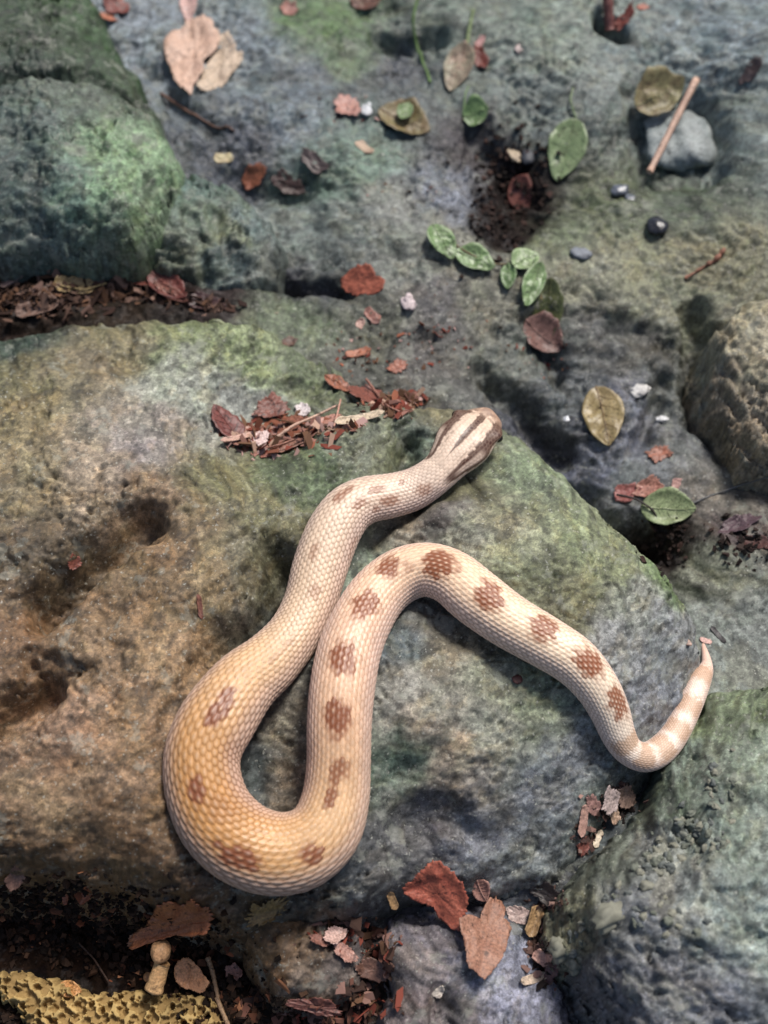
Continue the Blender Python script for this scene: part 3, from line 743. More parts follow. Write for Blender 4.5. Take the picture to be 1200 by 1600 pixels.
# ------------------------------------------------------------------ litter builders
def tube_arrays(P, rad, n=8):
    P = np.asarray(P, float); rad = np.broadcast_to(rad, (len(P),))
    Tn = np.gradient(P, axis=0); Tn /= np.linalg.norm(Tn, axis=1)[:, None] + 1e-12
    ref = np.where(np.abs(Tn[:, 2:3]) < .9, np.array([[0, 0, 1.0]]), np.array([[1.0, 0, 0]]))
    a = np.cross(Tn, ref); a /= np.linalg.norm(a, axis=1)[:, None]; b = np.cross(a, Tn)
    t = np.linspace(0, 2 * math.pi, n, endpoint=False)
    Vt = P[:, None] + rad[:, None, None] * (np.cos(t)[None, :, None] * a[:, None] + np.sin(t)[None, :, None] * b[:, None])
    m = len(P)
    V = Vt.reshape(-1, 3); F = grid_faces(m, n, True)
    caps = []
    for k, base_ in ((0, 0), (1, (m - 1) * n)):
        for q_ in range(1, n - 2, 2):
            caps.append((base_, base_ + q_, base_ + q_ + 1, base_ + min(q_ + 2, n - 1)))
    return V, np.vstack([F, np.array(caps)])

def twig(name, label, cat, pts, r0, r1, c1, c2, lift=0.0, group=None, parent=None, rough=.7, wob=.15, ends_on=True):
    pw = []
    for p in pts:
        hx, hy, hz = hit(p[0], p[1]); pw.append((hx, hy, hz + (p[2] if len(p) > 2 else 0)))
    pw = catmull(np.array(pw), 1) if False else np.array(pw)
    n = 28
    tt = np.linspace(0, len(pw) - 1, n)
    Pc = np.stack([np.interp(tt, np.arange(len(pw)), pw[:, i]) for i in range(3)], 1)
    for i in range(3): Pc[:, i] = gsmooth(Pc[:, i], 1.6)
    rr = np.linspace(r0, r1, n) * (1 + wob * np.array([random.uniform(-1, 1) for _ in range(n)]))
    Pc[:, 2] = np.maximum(Pc[:, 2], H(Pc[:, 0], Pc[:, 1])) + rr * .6
    b0 = Pc.mean(0)
    Vt, Ft = tube_arrays(Pc - b0, rr)
    o = obj(name, mesh_np(name, Vt, Ft), leaf_material(c1, c2, rough, 200, 'twig_bark'), None, b0)
    if label: tag(o, label, cat, group)
    return o

def pxvec(px, py, z, dx, dy):
    a = at(px, py, z); b = at(px + dx, py + dy, z)
    return np.array([float(b[0] - a[0]), float(b[1] - a[1])])

def leaf(name, label, px, py, L, W, ang, c1, c2, shape='ovate', curl=.05, cup=.12, ragged=.05, veins=True, rough=.5, stem=None, group=None, lift=0.0, seed=None, cat='leaf', tilt=(0, 0), mat=None, veincol=None, z0=None, surf=None, outline=None):
    """a leaf lying on the relief; ang is where its tip points (degrees, 0 = right, 90 = up)"""
    sd_ = abs(int(px * 31 + py * 17)) % 400 if seed is None else seed
    hx, hy, hz = hit(px, py)
    Hf = H
    if surf == 'bed':
        Hf = lambda X_, Y_: bil(HB, X_, Y_)
        zz_ = -.03
        for _ in range(30):
            hx, hy = [float(q) for q in at(px, py, zz_)]; zz_ = .5 * zz_ + .5 * float(Hf(hx, hy))
        hz = zz_
    if z0 is not None:
        hz = z0; hx, hy = [float(q) for q in at(px, py, z0)]
    a = math.radians(ang)
    ax = pxvec(px, py, hz, L * math.cos(a), -L * math.sin(a)); wy = pxvec(px, py, hz, -W * math.sin(a), -W * math.cos(a))
    Lm, Wm = np.linalg.norm(ax), np.linalg.norm(wy)
    ax /= Lm; per = np.array([-ax[1], ax[0]])
    if shape in ('lobed', 'ragged', 'heart'):
        nr, nth = 10, 150
        t = np.linspace(0, 2 * math.pi, nth, endpoint=False)
        if shape == 'lobed':
            ro = 0.60 + 0.30 * np.abs(np.cos(2.5 * t)) ** .8 * (0.8 + .2 * np.cos(t)) + 0.05 * np.cos(t)
        elif shape == 'heart':
            ro = 0.80 + .22 * np.cos(t) - .28 * np.exp(-((np.abs(t - math.pi)) / .35) ** 2) + .10 * np.cos(3 * t)
        else:
            ro = 0.85 + 0.30 * perlin(np.cos(t) * 1.3 + sd_, np.sin(t) * 1.3, 5) * 1.4
        ro = ro * (1 + ragged * 2 * perlin(np.cos(t) * 5 + sd_, np.sin(t) * 5, 6) + ragged * perlin(np.cos(t) * 14 + sd_, np.sin(t) * 14, 7))
        if outline:
            wx_, wy_ = at([p[0] for p in outline], [p[1] for p in outline], hz)
            du = ((wx_ - hx) * ax[0] + (wy_ - hy) * ax[1]) / Lm; dv = ((wx_ - hx) * per[0] + (wy_ - hy) * per[1]) / Wm
            an = np.arctan2(dv, du); ra_ = np.hypot(du, dv) * 2; oo = np.argsort(an)
            ro = np.interp(t, an[oo], ra_[oo], period=2 * math.pi) * (1 + ragged * perlin(np.cos(t) * 7 + sd_, np.sin(t) * 7, 6) + ragged * .8 * perlin(np.cos(t) * 19 + sd_, np.sin(t) * 19, 7))
        rr = np.linspace(0.02, 1, nr)
        RR, TT = np.meshgrid(rr, t, indexing='ij')
        u = RR * ro[None] * np.cos(TT) * .5; v = RR * ro[None] * np.sin(TT) * .5
        F = grid_faces(nr, nth, True)
        cen = [list(range(0, nth))]
    else:
        nu, nv = 26, 11
        uu = np.linspace(0, 1, nu); vv = np.linspace(-1, 1, nv)
        if shape == 'ovate': w = np.sin(math.pi * uu ** 0.85) ** 0.75
        elif shape == 'lance': w = np.sin(math.pi * uu ** 0.8) ** 1.1
        else: w = np.clip(np.minimum(uu * 9, (1 - uu) * 7), 0, 1) ** .6
        w = w * .5 + .004
        UU, VV = np.meshgrid(uu, vv, indexing='ij')
        jag = 1 + ragged * 2.2 * perlin(UU * 9 + sd_, np.sign(VV) * 3.3, 3) * (np.abs(VV) > .7)
        u = UU - .5; v = VV * w[:, None] * jag + .03 * np.sin(UU * 3 + sd_)
        F = grid_faces(nu, nv)
    zl = curl * Lm * ((u * 2) ** 2 - .3) + cup * Wm * ((v * 2) ** 2) + .06 * Lm * fbm(u * 3 + sd_, v * 3, 1.0, 4, 9) + .02 * Lm * np.abs(v) * 0
    zl = zl + tilt[0] * u * Lm + tilt[1] * v * Wm
    X = hx + ax[0] * u * Lm + per[0] * v * Wm; Y = hy + ax[1] * u * Lm + per[1] * v * Wm
    HH = Hf(X, Y)
    A = np.stack([X.ravel() - hx, Y.ravel() - hy, np.ones(X.size)], 1)
    pl, *_ = np.linalg.lstsq(A, HH.ravel(), rcond=None)
    pl[:2] = np.clip(pl[:2], -.7, .7)
    Z = (A @ pl).reshape(X.shape) + zl
    cl_ = Z - HH
    Z = Z - np.percentile(cl_, 12)
    Z = np.maximum(Z, HH + 0.0004) + lift
    V_ = np.stack([X, Y, Z], -1).reshape(-1, 3)
    b0 = np.array([hx, hy, Z.min()])
    me = mesh_np(name, V_ - b0, F)
    m = mat or leaf_material(c1, c2, rough)
    o = obj(name, me, m, None, b0)
    md = o.modifiers.new('thickness', 'SOLIDIFY'); md.thickness = 0.0005; md.offset = -1
    tag(o, label, cat, group)
    if veins and shape in ('ovate', 'lance'):
        mid = nv // 2
        line = np.stack([X[:, mid], Y[:, mid], Z[:, mid] + .0002], -1)
        rr_ = np.linspace(.00075, .0002, nu)
        Vt, Ft = tube_arrays(line - b0, rr_, 6)
        VV_, FF_ = [Vt], [Ft]; n0 = len(Vt)
        for k in range(4, nu - 5, 4):
            for sgn in (-1, 1):
                js = [mid + sgn * q_ for q_ in range(0, 5)]
                ks_ = [min(nu - 1, k + q_) for q_ in range(0, 5)]
                ln = np.stack([X[ks_, js], Y[ks_, js], Z[ks_, js] + .0001], -1)
                Vt, Ft = tube_arrays(ln - b0, np.linspace(.0003, .00012, 5), 5)
                VV_.append(Vt); FF_.append(Ft + n0); n0 += len(Vt)
        vc = veincol or [q_ * .82 for q_ in c2]
        obj('veins', mesh_np('veins', np.vstack(VV_), np.vstack(FF_)), leaf_material([min(255, q_ * 1.15) for q_ in vc], vc, rough), o)
    if stem:
        sp = [np.array([hx, hy]) + ax * (-.5 * Lm)]
        pts = []
        for (sx, sy, sz) in stem:
            qx, qy = at(sx, sy, b0[2]); qx, qy = float(qx), float(qy)
            pts.append((qx, qy, float(H(qx, qy)) + sz))
        i0 = int(np.argmin((X.ravel() - sp[0][0]) ** 2 + (Y.ravel() - sp[0][1]) ** 2))
        pts = np.array([tuple(V_[i0])] + pts)
        tt = np.linspace(0, len(pts) - 1, 14)
        Pc = np.stack([np.interp(tt, np.arange(len(pts)), pts[:, i]) for i in range(3)], 1)
        Vt, Ft = tube_arrays(Pc - b0, np.linspace(.0009, .0007, 14), 7)
        obj('stem', mesh_np('stem', Vt, Ft), leaf_material(veincol or c1, c2, rough), o)
    return o

def stone(name, label, cat, px, py, w, h, zk, c1, c2, rough=.7, group=None, sink=.35, seed=0, parent=None, sub=4, bump=.18, scale=90, ang=0):
    hx, hy, hz = hit(px, py)
    wv = np.linalg.norm(pxvec(px, py, hz, w, 0)) / 2; hv = np.linalg.norm(pxvec(px, py, hz, 0, h)) / 2
    bm = bmesh.new(); bmesh.ops.create_icosphere(bm, subdivisions=sub, radius=1)
    co = np.array([v.co for v in bm.verts])
    d = 1 + bump * fbm(co[:, 0] * 1.1 + seed * 3.7 + co[:, 2] * .7, co[:, 1] * 1.1 + seed + co[:, 2] * .5, 1.0, 3, 13)
    zr = zk * min(wv, hv)
    V_ = co * d[:, None] * np.array([wv, hv, zr])
    ca, sa = math.cos(math.radians(ang)), math.sin(math.radians(ang))
    V_ = np.stack([V_[:, 0] * ca - V_[:, 1] * sa, V_[:, 0] * sa + V_[:, 1] * ca, V_[:, 2]], 1)
    F = np.array([[v.index for v in f.verts] for f in bm.faces]); bm.free()
    o = obj(name, mesh_np(name, V_, F), leaf_material(c1, c2, rough, scale, 'stone'), None, (hx, hy, hz + zr * (1 - sink * 2) ))
    tag(o, label, cat, group)
    return o

litter_m, nt, P, new, link = node_mat('litter')
a_ = new('ShaderNodeAttribute'); a_.attribute_name = 'Col'; link(a_.outputs['Color'], P.inputs['Base Color']); P.inputs['Roughness'].default_value = .85; P.inputs['Specular IOR Level'].default_value = .2
def crumbs(name, label, cat, regions, cols, smin, smax, flat=.25, elong=2.2, seed=0):
    r = np.random.default_rng(seed + 50)
    cube = np.array([(-1,-1,-1),(1,-1,-1),(1,1,-1),(-1,1,-1),(-1,-1,1),(1,-1,1),(1,1,1),(-1,1,1)], float)
    cf = np.array([(0,3,2,1),(4,5,6,7),(0,1,5,4),(1,2,6,5),(2,3,7,6),(3,0,4,7)])
    VV_, FF_, CC_ = [], [], []; n0 = 0
    cols = [lin([(sum(c) / 3 + (q_ - sum(c) / 3) * .72) * .95 for q_ in c]) for c in cols]
    for px, py, rx, ry, n in regions:
        for _ in range(n):
            g = r.normal(0, .5, 2)
            hx, hy, hz = hit(px + g[0] * rx, py + g[1] * ry)
            s_ = smin * .7 + (smax * .85 - smin * .7) * r.uniform() ** 2.2
            v = cube * np.array([s_ * r.uniform(1, elong), s_, s_ * flat]) * r.uniform(.25, 1.3, (8, 3))
            v[:, 2] += s_ * .25 * v[:, 0] / s_ * r.uniform(-.6, .6)
            q_ = Quaternion((r.normal(0, .3), r.normal(0, .3), 1), r.uniform(0, 6.3)) @ Quaternion((1, 0, 0), r.normal(0, .5))
            M = np.array(q_.to_matrix())
            v = v @ M.T
            v = v - np.array([0, 0, v[:, 2].min()]) + np.array([hx, hy, hz - s_ * .12])
            VV_.append(v); FF_.append(cf + n0); n0 += 8
            c = cols[r.integers(len(cols))] * r.uniform(.45, 1.1)
            CC_.append(np.repeat(c[None], 8, 0))
    V_ = np.vstack(VV_); b0 = V_.mean(0)
    o = obj(name, mesh_np(name, V_ - b0, np.vstack(FF_), np.clip(np.vstack(CC_), 0, 1), smooth=False), litter_m, None, b0)
    tag(o, label, cat, kind='stuff')
    return o

# colours ---------------------------------------------------
RED = (150,62,44); REDD = (105,44,36); RUST = (168,88,58); TAN = (196,150,122); PINK = (200,150,138); BRN = (120,78,52); DBRN = (70,44,34); OLIVE = (118,112,58); GRN = (100,136,72); PGRN = (128,156,96); STRAW = (196,160,110); PALE = (205,195,185)

# ---- dead leaves on the rock bed behind
leaf('leaf', 'large tan dead leaf with a torn tip beside the mossy boulder', 303, 96, 128, 92, 262, TAN, (214,172,146), 'lobed', .06, .06, .10, rough=.6, lift=.002, outline=[(257,78),(265,65),(272,57),(285,55),(295,43),(312,40),(330,43),(338,52),(345,70),(340,83),(325,95),(318,103),(320,113),(312,130),(305,143),(302,163),(292,155),(278,145),(275,130),(268,110),(260,95)])
leaf('leaf', 'paler curled leaf tucked under the large tan leaf', 345, 108, 92, 66, 60, (186,160,132), (205,176,146), 'lobed', .06, .1, .12, rough=.6, outline=[(345,60),(357,57),(365,70),(370,83),(381,90),(372,107),(360,120),(350,140),(330,150),(310,150),(315,130),(320,112),(330,95),(342,80)])
leaf('leaf', 'narrow pinkish leaf end above the large tan leaf', 294, 8, 56, 26, 268, PINK, (216,172,160), 'ovate', .05, .2, .05)
leaf('leaf', 'dark red crumpled leaf against the top of the mossy boulder', 182, 12, 44, 30, 30, REDD, RED, 'ragged', .1, .2, .12)
leaf('leaf_fragment', 'orange brown leaf scrap against the top of the mossy boulder', 165, 28, 34, 18, 10, RUST, (182,100,60), 'ragged', .1, .1, .12)
leaf('leaf_fragment', 'small pinkish leaf scrap on green stained rock', 452, 16, 30, 20, 140, PINK, RUST, 'ragged', .1, .2, .1)
leaf('leaf', 'dark red brown leaf at the far gap beside the green stems', 572, 6, 50, 26, 10, REDD, BRN, 'ovate', .1, .2, .08)
leaf('leaf', 'grey green fading leaf with a pink pointed tip', 715, 108, 62, 44, 250, (128,130,98), (176,140,116), 'ovate', .08, .25, .04, lift=.001, tilt=(-.15, 0))
leaf('leaf_fragment', 'dark red curled scrap beside the grey green leaf', 750, 92, 40, 20, 300, REDD, RED, 'ragged', .15, .2, .12)
leaf('leaf_fragment', 'tiny bright pink flake by the grey green leaf', 749, 68, 22, 14, 60, (214,150,146), PINK, 'ragged', .1, .2, .1)
twig('plant_stem', 'long thin green stem reaching into the far gap', 'stem', [(660,-30,.02),(654,20,.02),(643,52,.012),(652,85,.004),(672,130,0)], .0016, .0011, (86,120,52), (110,150,70))
twig('plant_stem', 'short pale green stem behind the grey green leaf', 'stem', [(738,32,.01),(732,58,.006),(728,84,.003)], .0017, .0019, (120,140,84), (150,170,110))
leaf('leaf', 'small bright green leaf with a thin stalk', 743, 180, 40, 28, 5, (96,132,70), (118,150,86), 'ovate', .08, .25, .02, stem=[(726,160,.006),(732,144,.004)], rough=.4)
leaf('leaf', 'olive brown folded leaf with a green middle', 632, 192, 84, 48, 340, OLIVE, (128,96,56), 'ovate', .06, .25, .08)
leaf('leaf_fragment', 'green leaf scrap lying on the olive brown folded leaf', 634, 183, 30, 22, 60, (88,116,58), (108,136,70), 'ovate', .05, .2, .05, lift=.006, veins=False)
leaf('leaf', 'pale green leaf with a brown stalk end beside the dark soil', 884, 238, 74, 58, 248, (112,138,84), (132,152,100), 'ovate', .06, .2, .02, rough=.4, stem=[(884,196,.004),(888,180,.002)])
leaf('leaf', 'brown and green curled leaf behind the round grey stone', 1025, 168, 80, 46, 20, (110,86,52), (146,140,84), 'ovate', .1, .25, .06, lift=.012)
leaf('leaf_fragment', 'pink crumbled leaf scrap next to a white chip', 543, 168, 46, 34, 20, RUST, PINK, 'ragged', .1, .1, .2)
leaf('leaf_fragment', 'small tan chip of leaf on green grey rock', 570, 232, 32, 14, 320, (170,150,120), TAN, 'strip', .1, .1, .05)
leaf('leaf_fragment', 'short pale straw piece in a dark wet hollow', 350, 248, 30, 11, 5, (190,180,130), STRAW, 'strip', .05, .1, .05)
leaf('leaf', 'orange brown leaf in the hollow behind the knobbly rock', 396, 284, 44, 26, 20, (140,72,42), RUST, 'ragged', .15, .2, .1)
leaf('leaf', 'dark purple brown leaf in the hollow behind the knobbly rock', 450, 292, 56, 22, 350, (74,50,48), DBRN, 'ragged', .1, .2, .1)
leaf('leaf', 'dark grey brown leaf on the wet rock above the hollow', 492, 256, 48, 24, 330, (82,66,66), (98,80,76), 'ragged', .12, .2, .1)
leaf('leaf', 'red brown leaf lying in the dark soil patch', 812, 308, 46, 30, 305, (128,62,50), (146,80,62), 'ovate', .05, .2, .06, veins=False)
leaf('leaf', 'flat rust red leaf on bare rock above the litter hollow', 566, 446, 66, 40, 340, (168,74,48), (184,92,62), 'ragged', .04, .1, .10, seed=12, outline=[(532,432),(540,425),(575,426),(585,442),(600,453),(595,467),(570,462),(547,452),(535,442)])
leaf('leaf_fragment', 'dark flake of bark lying near the rust red leaf', 452, 535, 30, 16, 30, DBRN, BRN, 'ragged', .1, .1, .15)
leaf('leaf_fragment', 'thin pinkish strip below the rust red leaf', 582, 496, 28, 12, 320, RUST, PINK, 'strip', .1, .1, .1)
leaf('leaf_fragment', 'pale flake below the rust red leaf', 563, 508, 18, 14, 80, PINK, TAN, 'ragged', .1, .1, .1)
leaf('leaf_fragment', 'orange strip lying above the litter hollow', 560, 552, 40, 12, 12, RUST, (182,110,70), 'strip', .1, .1, .1)
leaf('leaf_fragment', 'crumbled rust scrap on dark stained rock', 622, 573, 34, 22, 30, RUST, (150,84,62), 'ragged', .1, .1, .25)
# creeping sprig
leaf('leaf', 'green oval leaf at the outer end of the creeping sprig', 692, 380, 54, 38, 305, GRN, PGRN, 'ovate', .06, .2, .01, rough=.38, lift=.003, group='leaves of the creeping sprig')
leaf('leaf', 'long green leaf lying second along the creeping sprig', 742, 411, 66, 34, 340, GRN, PGRN, 'ovate', .06, .2, .01, rough=.38, lift=.003, group='leaves of the creeping sprig')
leaf('leaf', 'small drooping green leaf in the middle of the sprig', 793, 436, 40, 24, 268, (92,126,66), GRN, 'ovate', .06, .2, .01, rough=.38, lift=.003, group='leaves of the creeping sprig')
leaf('leaf', 'broad pale green leaf at the sprig bend', 821, 411, 46, 34, 30, PGRN, (138,164,104), 'ovate', .06, .2, .01, rough=.38, lift=.004, group='leaves of the creeping sprig')
leaf('leaf', 'green pointed leaf hanging over the dark olive leaf', 833, 450, 66, 32, 248, GRN, PGRN, 'ovate', .06, .2, .01, rough=.38, lift=.004, group='leaves of the creeping sprig')
leaf('leaf', 'dark olive green leaf below the creeping sprig', 852, 500, 72, 46, 262, (72,82,40), (98,102,50), 'ovate', .05, .25, .04, rough=.4)
leaf('leaf', 'withered pinkish brown leaf below the dark olive leaf', 846, 540, 66, 46, 330, (110,72,62), (140,96,84), 'ovate', .1, .3, .06)
twig('plant_stem', 'brown thread like stem of the creeping sprig', 'stem', [(690,362,.002),(716,394,.003),(770,420,.003),(800,416,.003),(836,428,.003),(846,470,.001)], .0008, .0007, (120,104,64), (104,84,52))
# stone in its socket with the stick
gs = stone('stone', 'round pale grey stone sunk in a dark socket under the stick', 'stone', 1058, 230, 104, 92, .62, (112,124,124), (158,166,164), .6, sink=.34, seed=3, scale=75, bump=.42)
st_ = at(1088, 124, .012); en_ = at(1015, 268, .002)
def stick(name, label, cat, p0, z0, p1, z1, r0, r1, c1, c2, n=16):
    a = np.array([*[float(q) for q in at(p0[0], p0[1], z0)], z0]); b = np.array([*[float(q) for q in at(p1[0], p1[1], z1)], z1])
    P_ = a + (b - a) * np.linspace(0, 1, n)[:, None]
    P_[:, 2] += .0006 * np.sin(np.linspace(0, 5, n)); rr = np.linspace(r0, r1, n) * (1 + .06 * np.sin(np.linspace(0, 19, n)))
    m0 = P_.mean(0); Vt, Ft = tube_arrays(P_ - m0, rr, 10)
    o = obj(name, mesh_np(name, Vt, Ft), leaf_material(c1, c2, .6, 300, 'twig_bark'), None, m0)
    return tag(o, label, cat)
gs_top = gs.location.z + max(v.co.z for v in gs.data.vertices)
stick('stick', 'straight pinkish beige stick leaning across the round grey stone', 'stick', (1088,124), gs_top + .010, (1015,268), gs_top - .001, .0030, .0026, (186,142,118), (206,164,138))
stick('stick', 'thick red stick end in a far dark crack', 'stick', (948,-20), hit(948,-10)[2] + .012, (953,46), hit(953,46)[2] + .004, .0046, .0042, (112,54,48), (142,78,68))
leaf('leaf_fragment', 'small red scrap beside the thick red stick', 975, 30, 34, 16, 40, RED, REDD, 'ragged', .1, .1, .2)
leaf('leaf_fragment', 'small orange flake on the far right slab', 1004, 12, 20, 12, 20, RUST, RED, 'ragged', .1, .1, .1)
leaf('leaf_fragment', 'dark curled flake on the far right slab', 1172, 112, 34, 20, 40, (66,52,56), DBRN, 'ragged', .1, .2, .1)
twig('twig', 'feathery red brown twig lying on the yellowish rock', 'twig', [(1132,390),(1118,408),(1096,420),(1070,436)], .0020, .0010, (138,80,56), (160,98,70), wob=.5)
twig('twig', 'thin brown twig lying below the large tan leaf', 'twig', [(252,148),(300,180),(335,200),(366,205)], .0014, .0010, (92,60,46), (120,80,60))
# chips and pebbles
for px_, py_, w_, h_, lab, c1, c2, ang in [
  (638,473,22,26,'pinkish white chip beside the rust red leaf',(216,190,192),(228,206,204),20),(573,172,17,20,'white chip touching the pink crumbled scrap',(222,226,232),(236,238,240),0),
  (999,610,28,24,'white chip of shell above the olive leaf',(224,220,214),(236,232,226),-20),(1034,655,20,10,'small flat white chip beside the olive leaf',(226,226,226),(236,236,236),10),(885,655,10,9,'tiny white chip on wet rock left of the olive leaf',(214,220,230),(226,230,236),0),
  (803,241,20,26,'cream seed in the dark soil patch',(206,176,136),(222,196,158),10),(825,247,22,24,'dark blue grey pebble beside the cream seed',(52,56,66),(72,78,90),0),(1026,356,34,30,'black wet pebble on mossy rock',(34,36,44),(50,52,62),0),
  (968,299,30,18,'glossy pebble added as a wet glint in the green seep',(96,104,120),(120,128,142),0),(985,312,18,14,'small glossy pebble added as a wet glint in the green seep',(100,108,120),(126,134,146),0),(907,398,34,18,'flat blue grey pebble on yellowish rock',(126,134,146),(140,148,160),0),  # glossy pebbles in the seep are added to give the wet rock its glints
  (810,77,14,12,'tiny pink chip on the far grey rock',(206,180,172),(214,192,184),0),(808,1062,16,14,'dark red speck lodged in the boulder beside the snake',(84,34,28),(110,48,38),20),(1075,1005,10,10,'tiny tan chip by the snake tail tip',(190,150,130),(200,160,140),0)]:
    stone('pebble' if 'pebble' in lab else ('seed' if 'seed' in lab else 'chip'), lab, 'pebble' if 'pebble' in lab else ('seed' if 'seed' in lab else 'chip'), px_, py_, w_, h_, .5 if 'pebble' in lab else .3, [q_ * .86 for q_ in c1], [q_ * .9 for q_ in c2], .2 if 'wet' in lab else .6, sink=.25, seed=px_ % 13, sub=3, ang=ang, bump=.35 if 'pebble' in lab else .7)
# gully leaves
leaf('leaf', 'olive tan oval leaf with a brown stalk end in the gully', 940, 654, 92, 60, 285, (150,128,76), (166,142,88), 'ovate', .05, .10, .02, rough=.4, lift=.002, veincol=(128,98,54))
leaf('leaf', 'pale green pointed leaf on the gully floor', 1042, 798, 84, 46, 350, (132,152,96), (156,168,116), 'ovate', .05, .2, .02, rough=.45, lift=.003)
leaf('leaf', 'pinkish red leaf beside the pale green gully leaf', 978, 772, 44, 30, 20, (150,72,66), (172,98,88), 'ragged', .1, .2, .08)
leaf('leaf', 'rust pink leaf touching the pinkish red gully leaf', 1012, 764, 50, 28, 10, (168,98,80), (186,126,104), 'ragged', .1, .2, .10)
leaf('leaf_fragment', 'rust scrap at the foot of the pale yellowish boulder', 1030, 710, 44, 26, 10, RUST, (150,96,76), 'ragged', .1, .1, .2)
leaf('leaf_fragment', 'small pink scrap on the gully side', 1056, 758, 22, 16, 60, (190,130,116), PINK, 'ragged', .1, .1, .1)
leaf('leaf', 'dark purple leaf on the gully floor', 1152, 822, 66, 30, 20, (84,58,66), (96,70,76), 'ragged', .08, .2, .06)
leaf('leaf', 'dark red brown leaf in soil below the dark purple leaf', 1180, 850, 60, 28, 340, (74,40,36), (96,54,46), 'ragged', .08, .2, .08)
twig('twig', 'black curved stalk lying across the pale green gully leaf', 'twig', [(962,778,.004),(990,786,.006),(1016,802,.006),(1030,820,.002)], .0009, .0007, (40,32,30), (54,42,38))
twig('twig', 'thin grey thread of root across the gully', 'twig', [(1075,790),(1110,775),(1150,762),(1205,745)], .0008, .0006, (92,92,92), (110,108,106))
leaf('leaf_fragment', 'dark sliver on the rock beside the tail tip', 1122, 992, 34, 8, 310, (46,42,44), (60,54,54), 'strip', .1, .1, .05)
leaf('leaf_fragment', 'pinkish flake at the snake tail tip', 1103, 1001, 20, 9, 350, PINK, (206,160,146), 'strip', .1, .1, .05)
# crevice behind the boulder
for a_ in [('leaf','dark red leaf in the crevice behind the boulder',262,446,78,38,320,REDD,(122,54,46),'ovate'),('leaf','red brown leaf folded beside the dark red crevice leaf',222,436,62,34,350,(96,48,36),RED,'ragged'),
  ('leaf','dark maroon leaf half buried at the crevice end',322,474,80,28,345,(66,40,40),(84,50,48),'ragged'),('leaf','long red brown leaf below the dark red crevice leaf',270,462,60,18,330,(130,64,52),(150,86,66),'lance'),
  ('leaf_fragment','yellowish strip of leaf in the crevice litter',118,450,62,20,8,(140,112,58),(160,128,76),'strip'),('leaf_fragment','pinkish brown bark strip at the crevice mouth',26,434,66,18,25,(136,104,92),(158,124,110),'strip'),
  ('leaf_fragment','brown bark strip low in the crevice litter',60,486,72,18,10,(110,76,60),(134,98,80),'strip'),('leaf_fragment','curled brown leaf piece in the crevice litter',78,462,40,24,60,(104,72,56),(128,92,72),'ragged'),
  ('leaf_fragment','dark brown flake deep in the crevice litter',150,448,40,20,20,DBRN,BRN,'ragged'),('leaf_fragment','small tan curl in the crevice litter',74,474,26,14,70,(160,124,100),(140,100,80),'strip')]:
    leaf(*a_[:9], shape=a_[9], curl=.08, cup=.2, ragged=.1, surf='bed', lift=.002 if 'long' in a_[1] or 'strip' in a_[1] else 0)
twig('twig', 'thin straw stalk over the crevice litter', 'twig', [(95,452,.004),(135,462,.006),(168,447,.003)], .0007, .0006, (150,126,70), (170,140,84))
# litter hollow on the boulder
for a_ in [('leaf','dark red pointed leaf at the end of the litter hollow',357,668,64,40,128,(112,46,38),(128,58,48),'ovate',.002),('leaf','brown red crumpled leaf in the middle of the litter hollow',425,645,62,36,20,(104,52,40),(150,78,58),'ragged',.004),
  ('leaf','rust brown leaf standing over the litter hollow twig',455,668,56,36,40,(124,62,42),(156,88,60),'ragged',.003),('leaf_fragment','pale pink flake of leaf in the litter hollow',408,690,40,26,70,(206,172,166),(216,188,180),'ragged',.004),
  ('leaf_fragment','pinkish brown leaf piece low in the litter hollow',388,682,52,28,30,(176,120,100),(196,146,126),'ragged',.001),('leaf_fragment','tan strip of leaf lying over the litter hollow',375,690,60,9,30,TAN,PINK,'strip',.005),
  ('leaf','brown curled leaf along the lower rim of the litter hollow',470,690,84,20,28,(128,78,60),(162,108,86),'lance',.001),('leaf_fragment','rust flake at the lower tip of the litter hollow',424,708,40,18,20,(150,80,62),(176,106,84),'ragged',0),
  ('leaf_fragment','rose coloured leaf piece near the litter hollow twig',512,660,50,22,20,(180,112,92),(200,140,118),'ragged',.002),('leaf_fragment','whitish flake at the upper rim of the litter hollow',473,646,24,26,80,(206,190,188),(216,200,196),'ragged',.002),
  ('leaf','orange brown leaf lying above the litter hollow',530,601,48,24,342,(150,78,50),(172,100,68),'ovate',.001),('leaf','dark rust leaf bent up behind the snake neck',574,620,46,62,100,(120,56,40),(142,72,54),'ragged',.002),
  ('leaf_fragment','cream strip of leaf leading to the dark rust leaf',562,656,80,14,16,(196,170,136),(208,184,152),'strip',.001)]:
    leaf(*a_[:9], shape=a_[9], curl=.08, cup=.15, ragged=.12, lift=a_[10])
leaf('leaf_fragment', 'small upright red brown splinter on the bare brown boulder', 313, 950, 30, 7, 95, (120,66,50), (140,84,66), 'strip', .05, .2, .1)
leaf('leaf_fragment', 'red flake in the dark hollow of the brown boulder', 118, 882, 26, 16, 40, (120,52,36), (146,74,52), 'ragged', .1, .2, .15)
twig('twig', 'long pinkish bent twig lying over the litter hollow', 'twig', [(432,692,.006),(462,674,.008),(500,658,.008),(528,644,.008)], .0011, .0008, (206,158,130), (216,172,146))
twig('twig', 'short upright pink twig at the litter hollow rim', 'twig', [(522,672,.004),(528,658,.009),(533,640,.012)], .0008, .0006, (196,132,108), (206,146,122))
twig('twig', 'thin brown stalk curving from the dark rust leaf', 'twig', [(572,600,.006),(588,622,.006),(604,640,.004),(626,646,.001)], .0010, .0007, (140,82,62), (160,100,80))
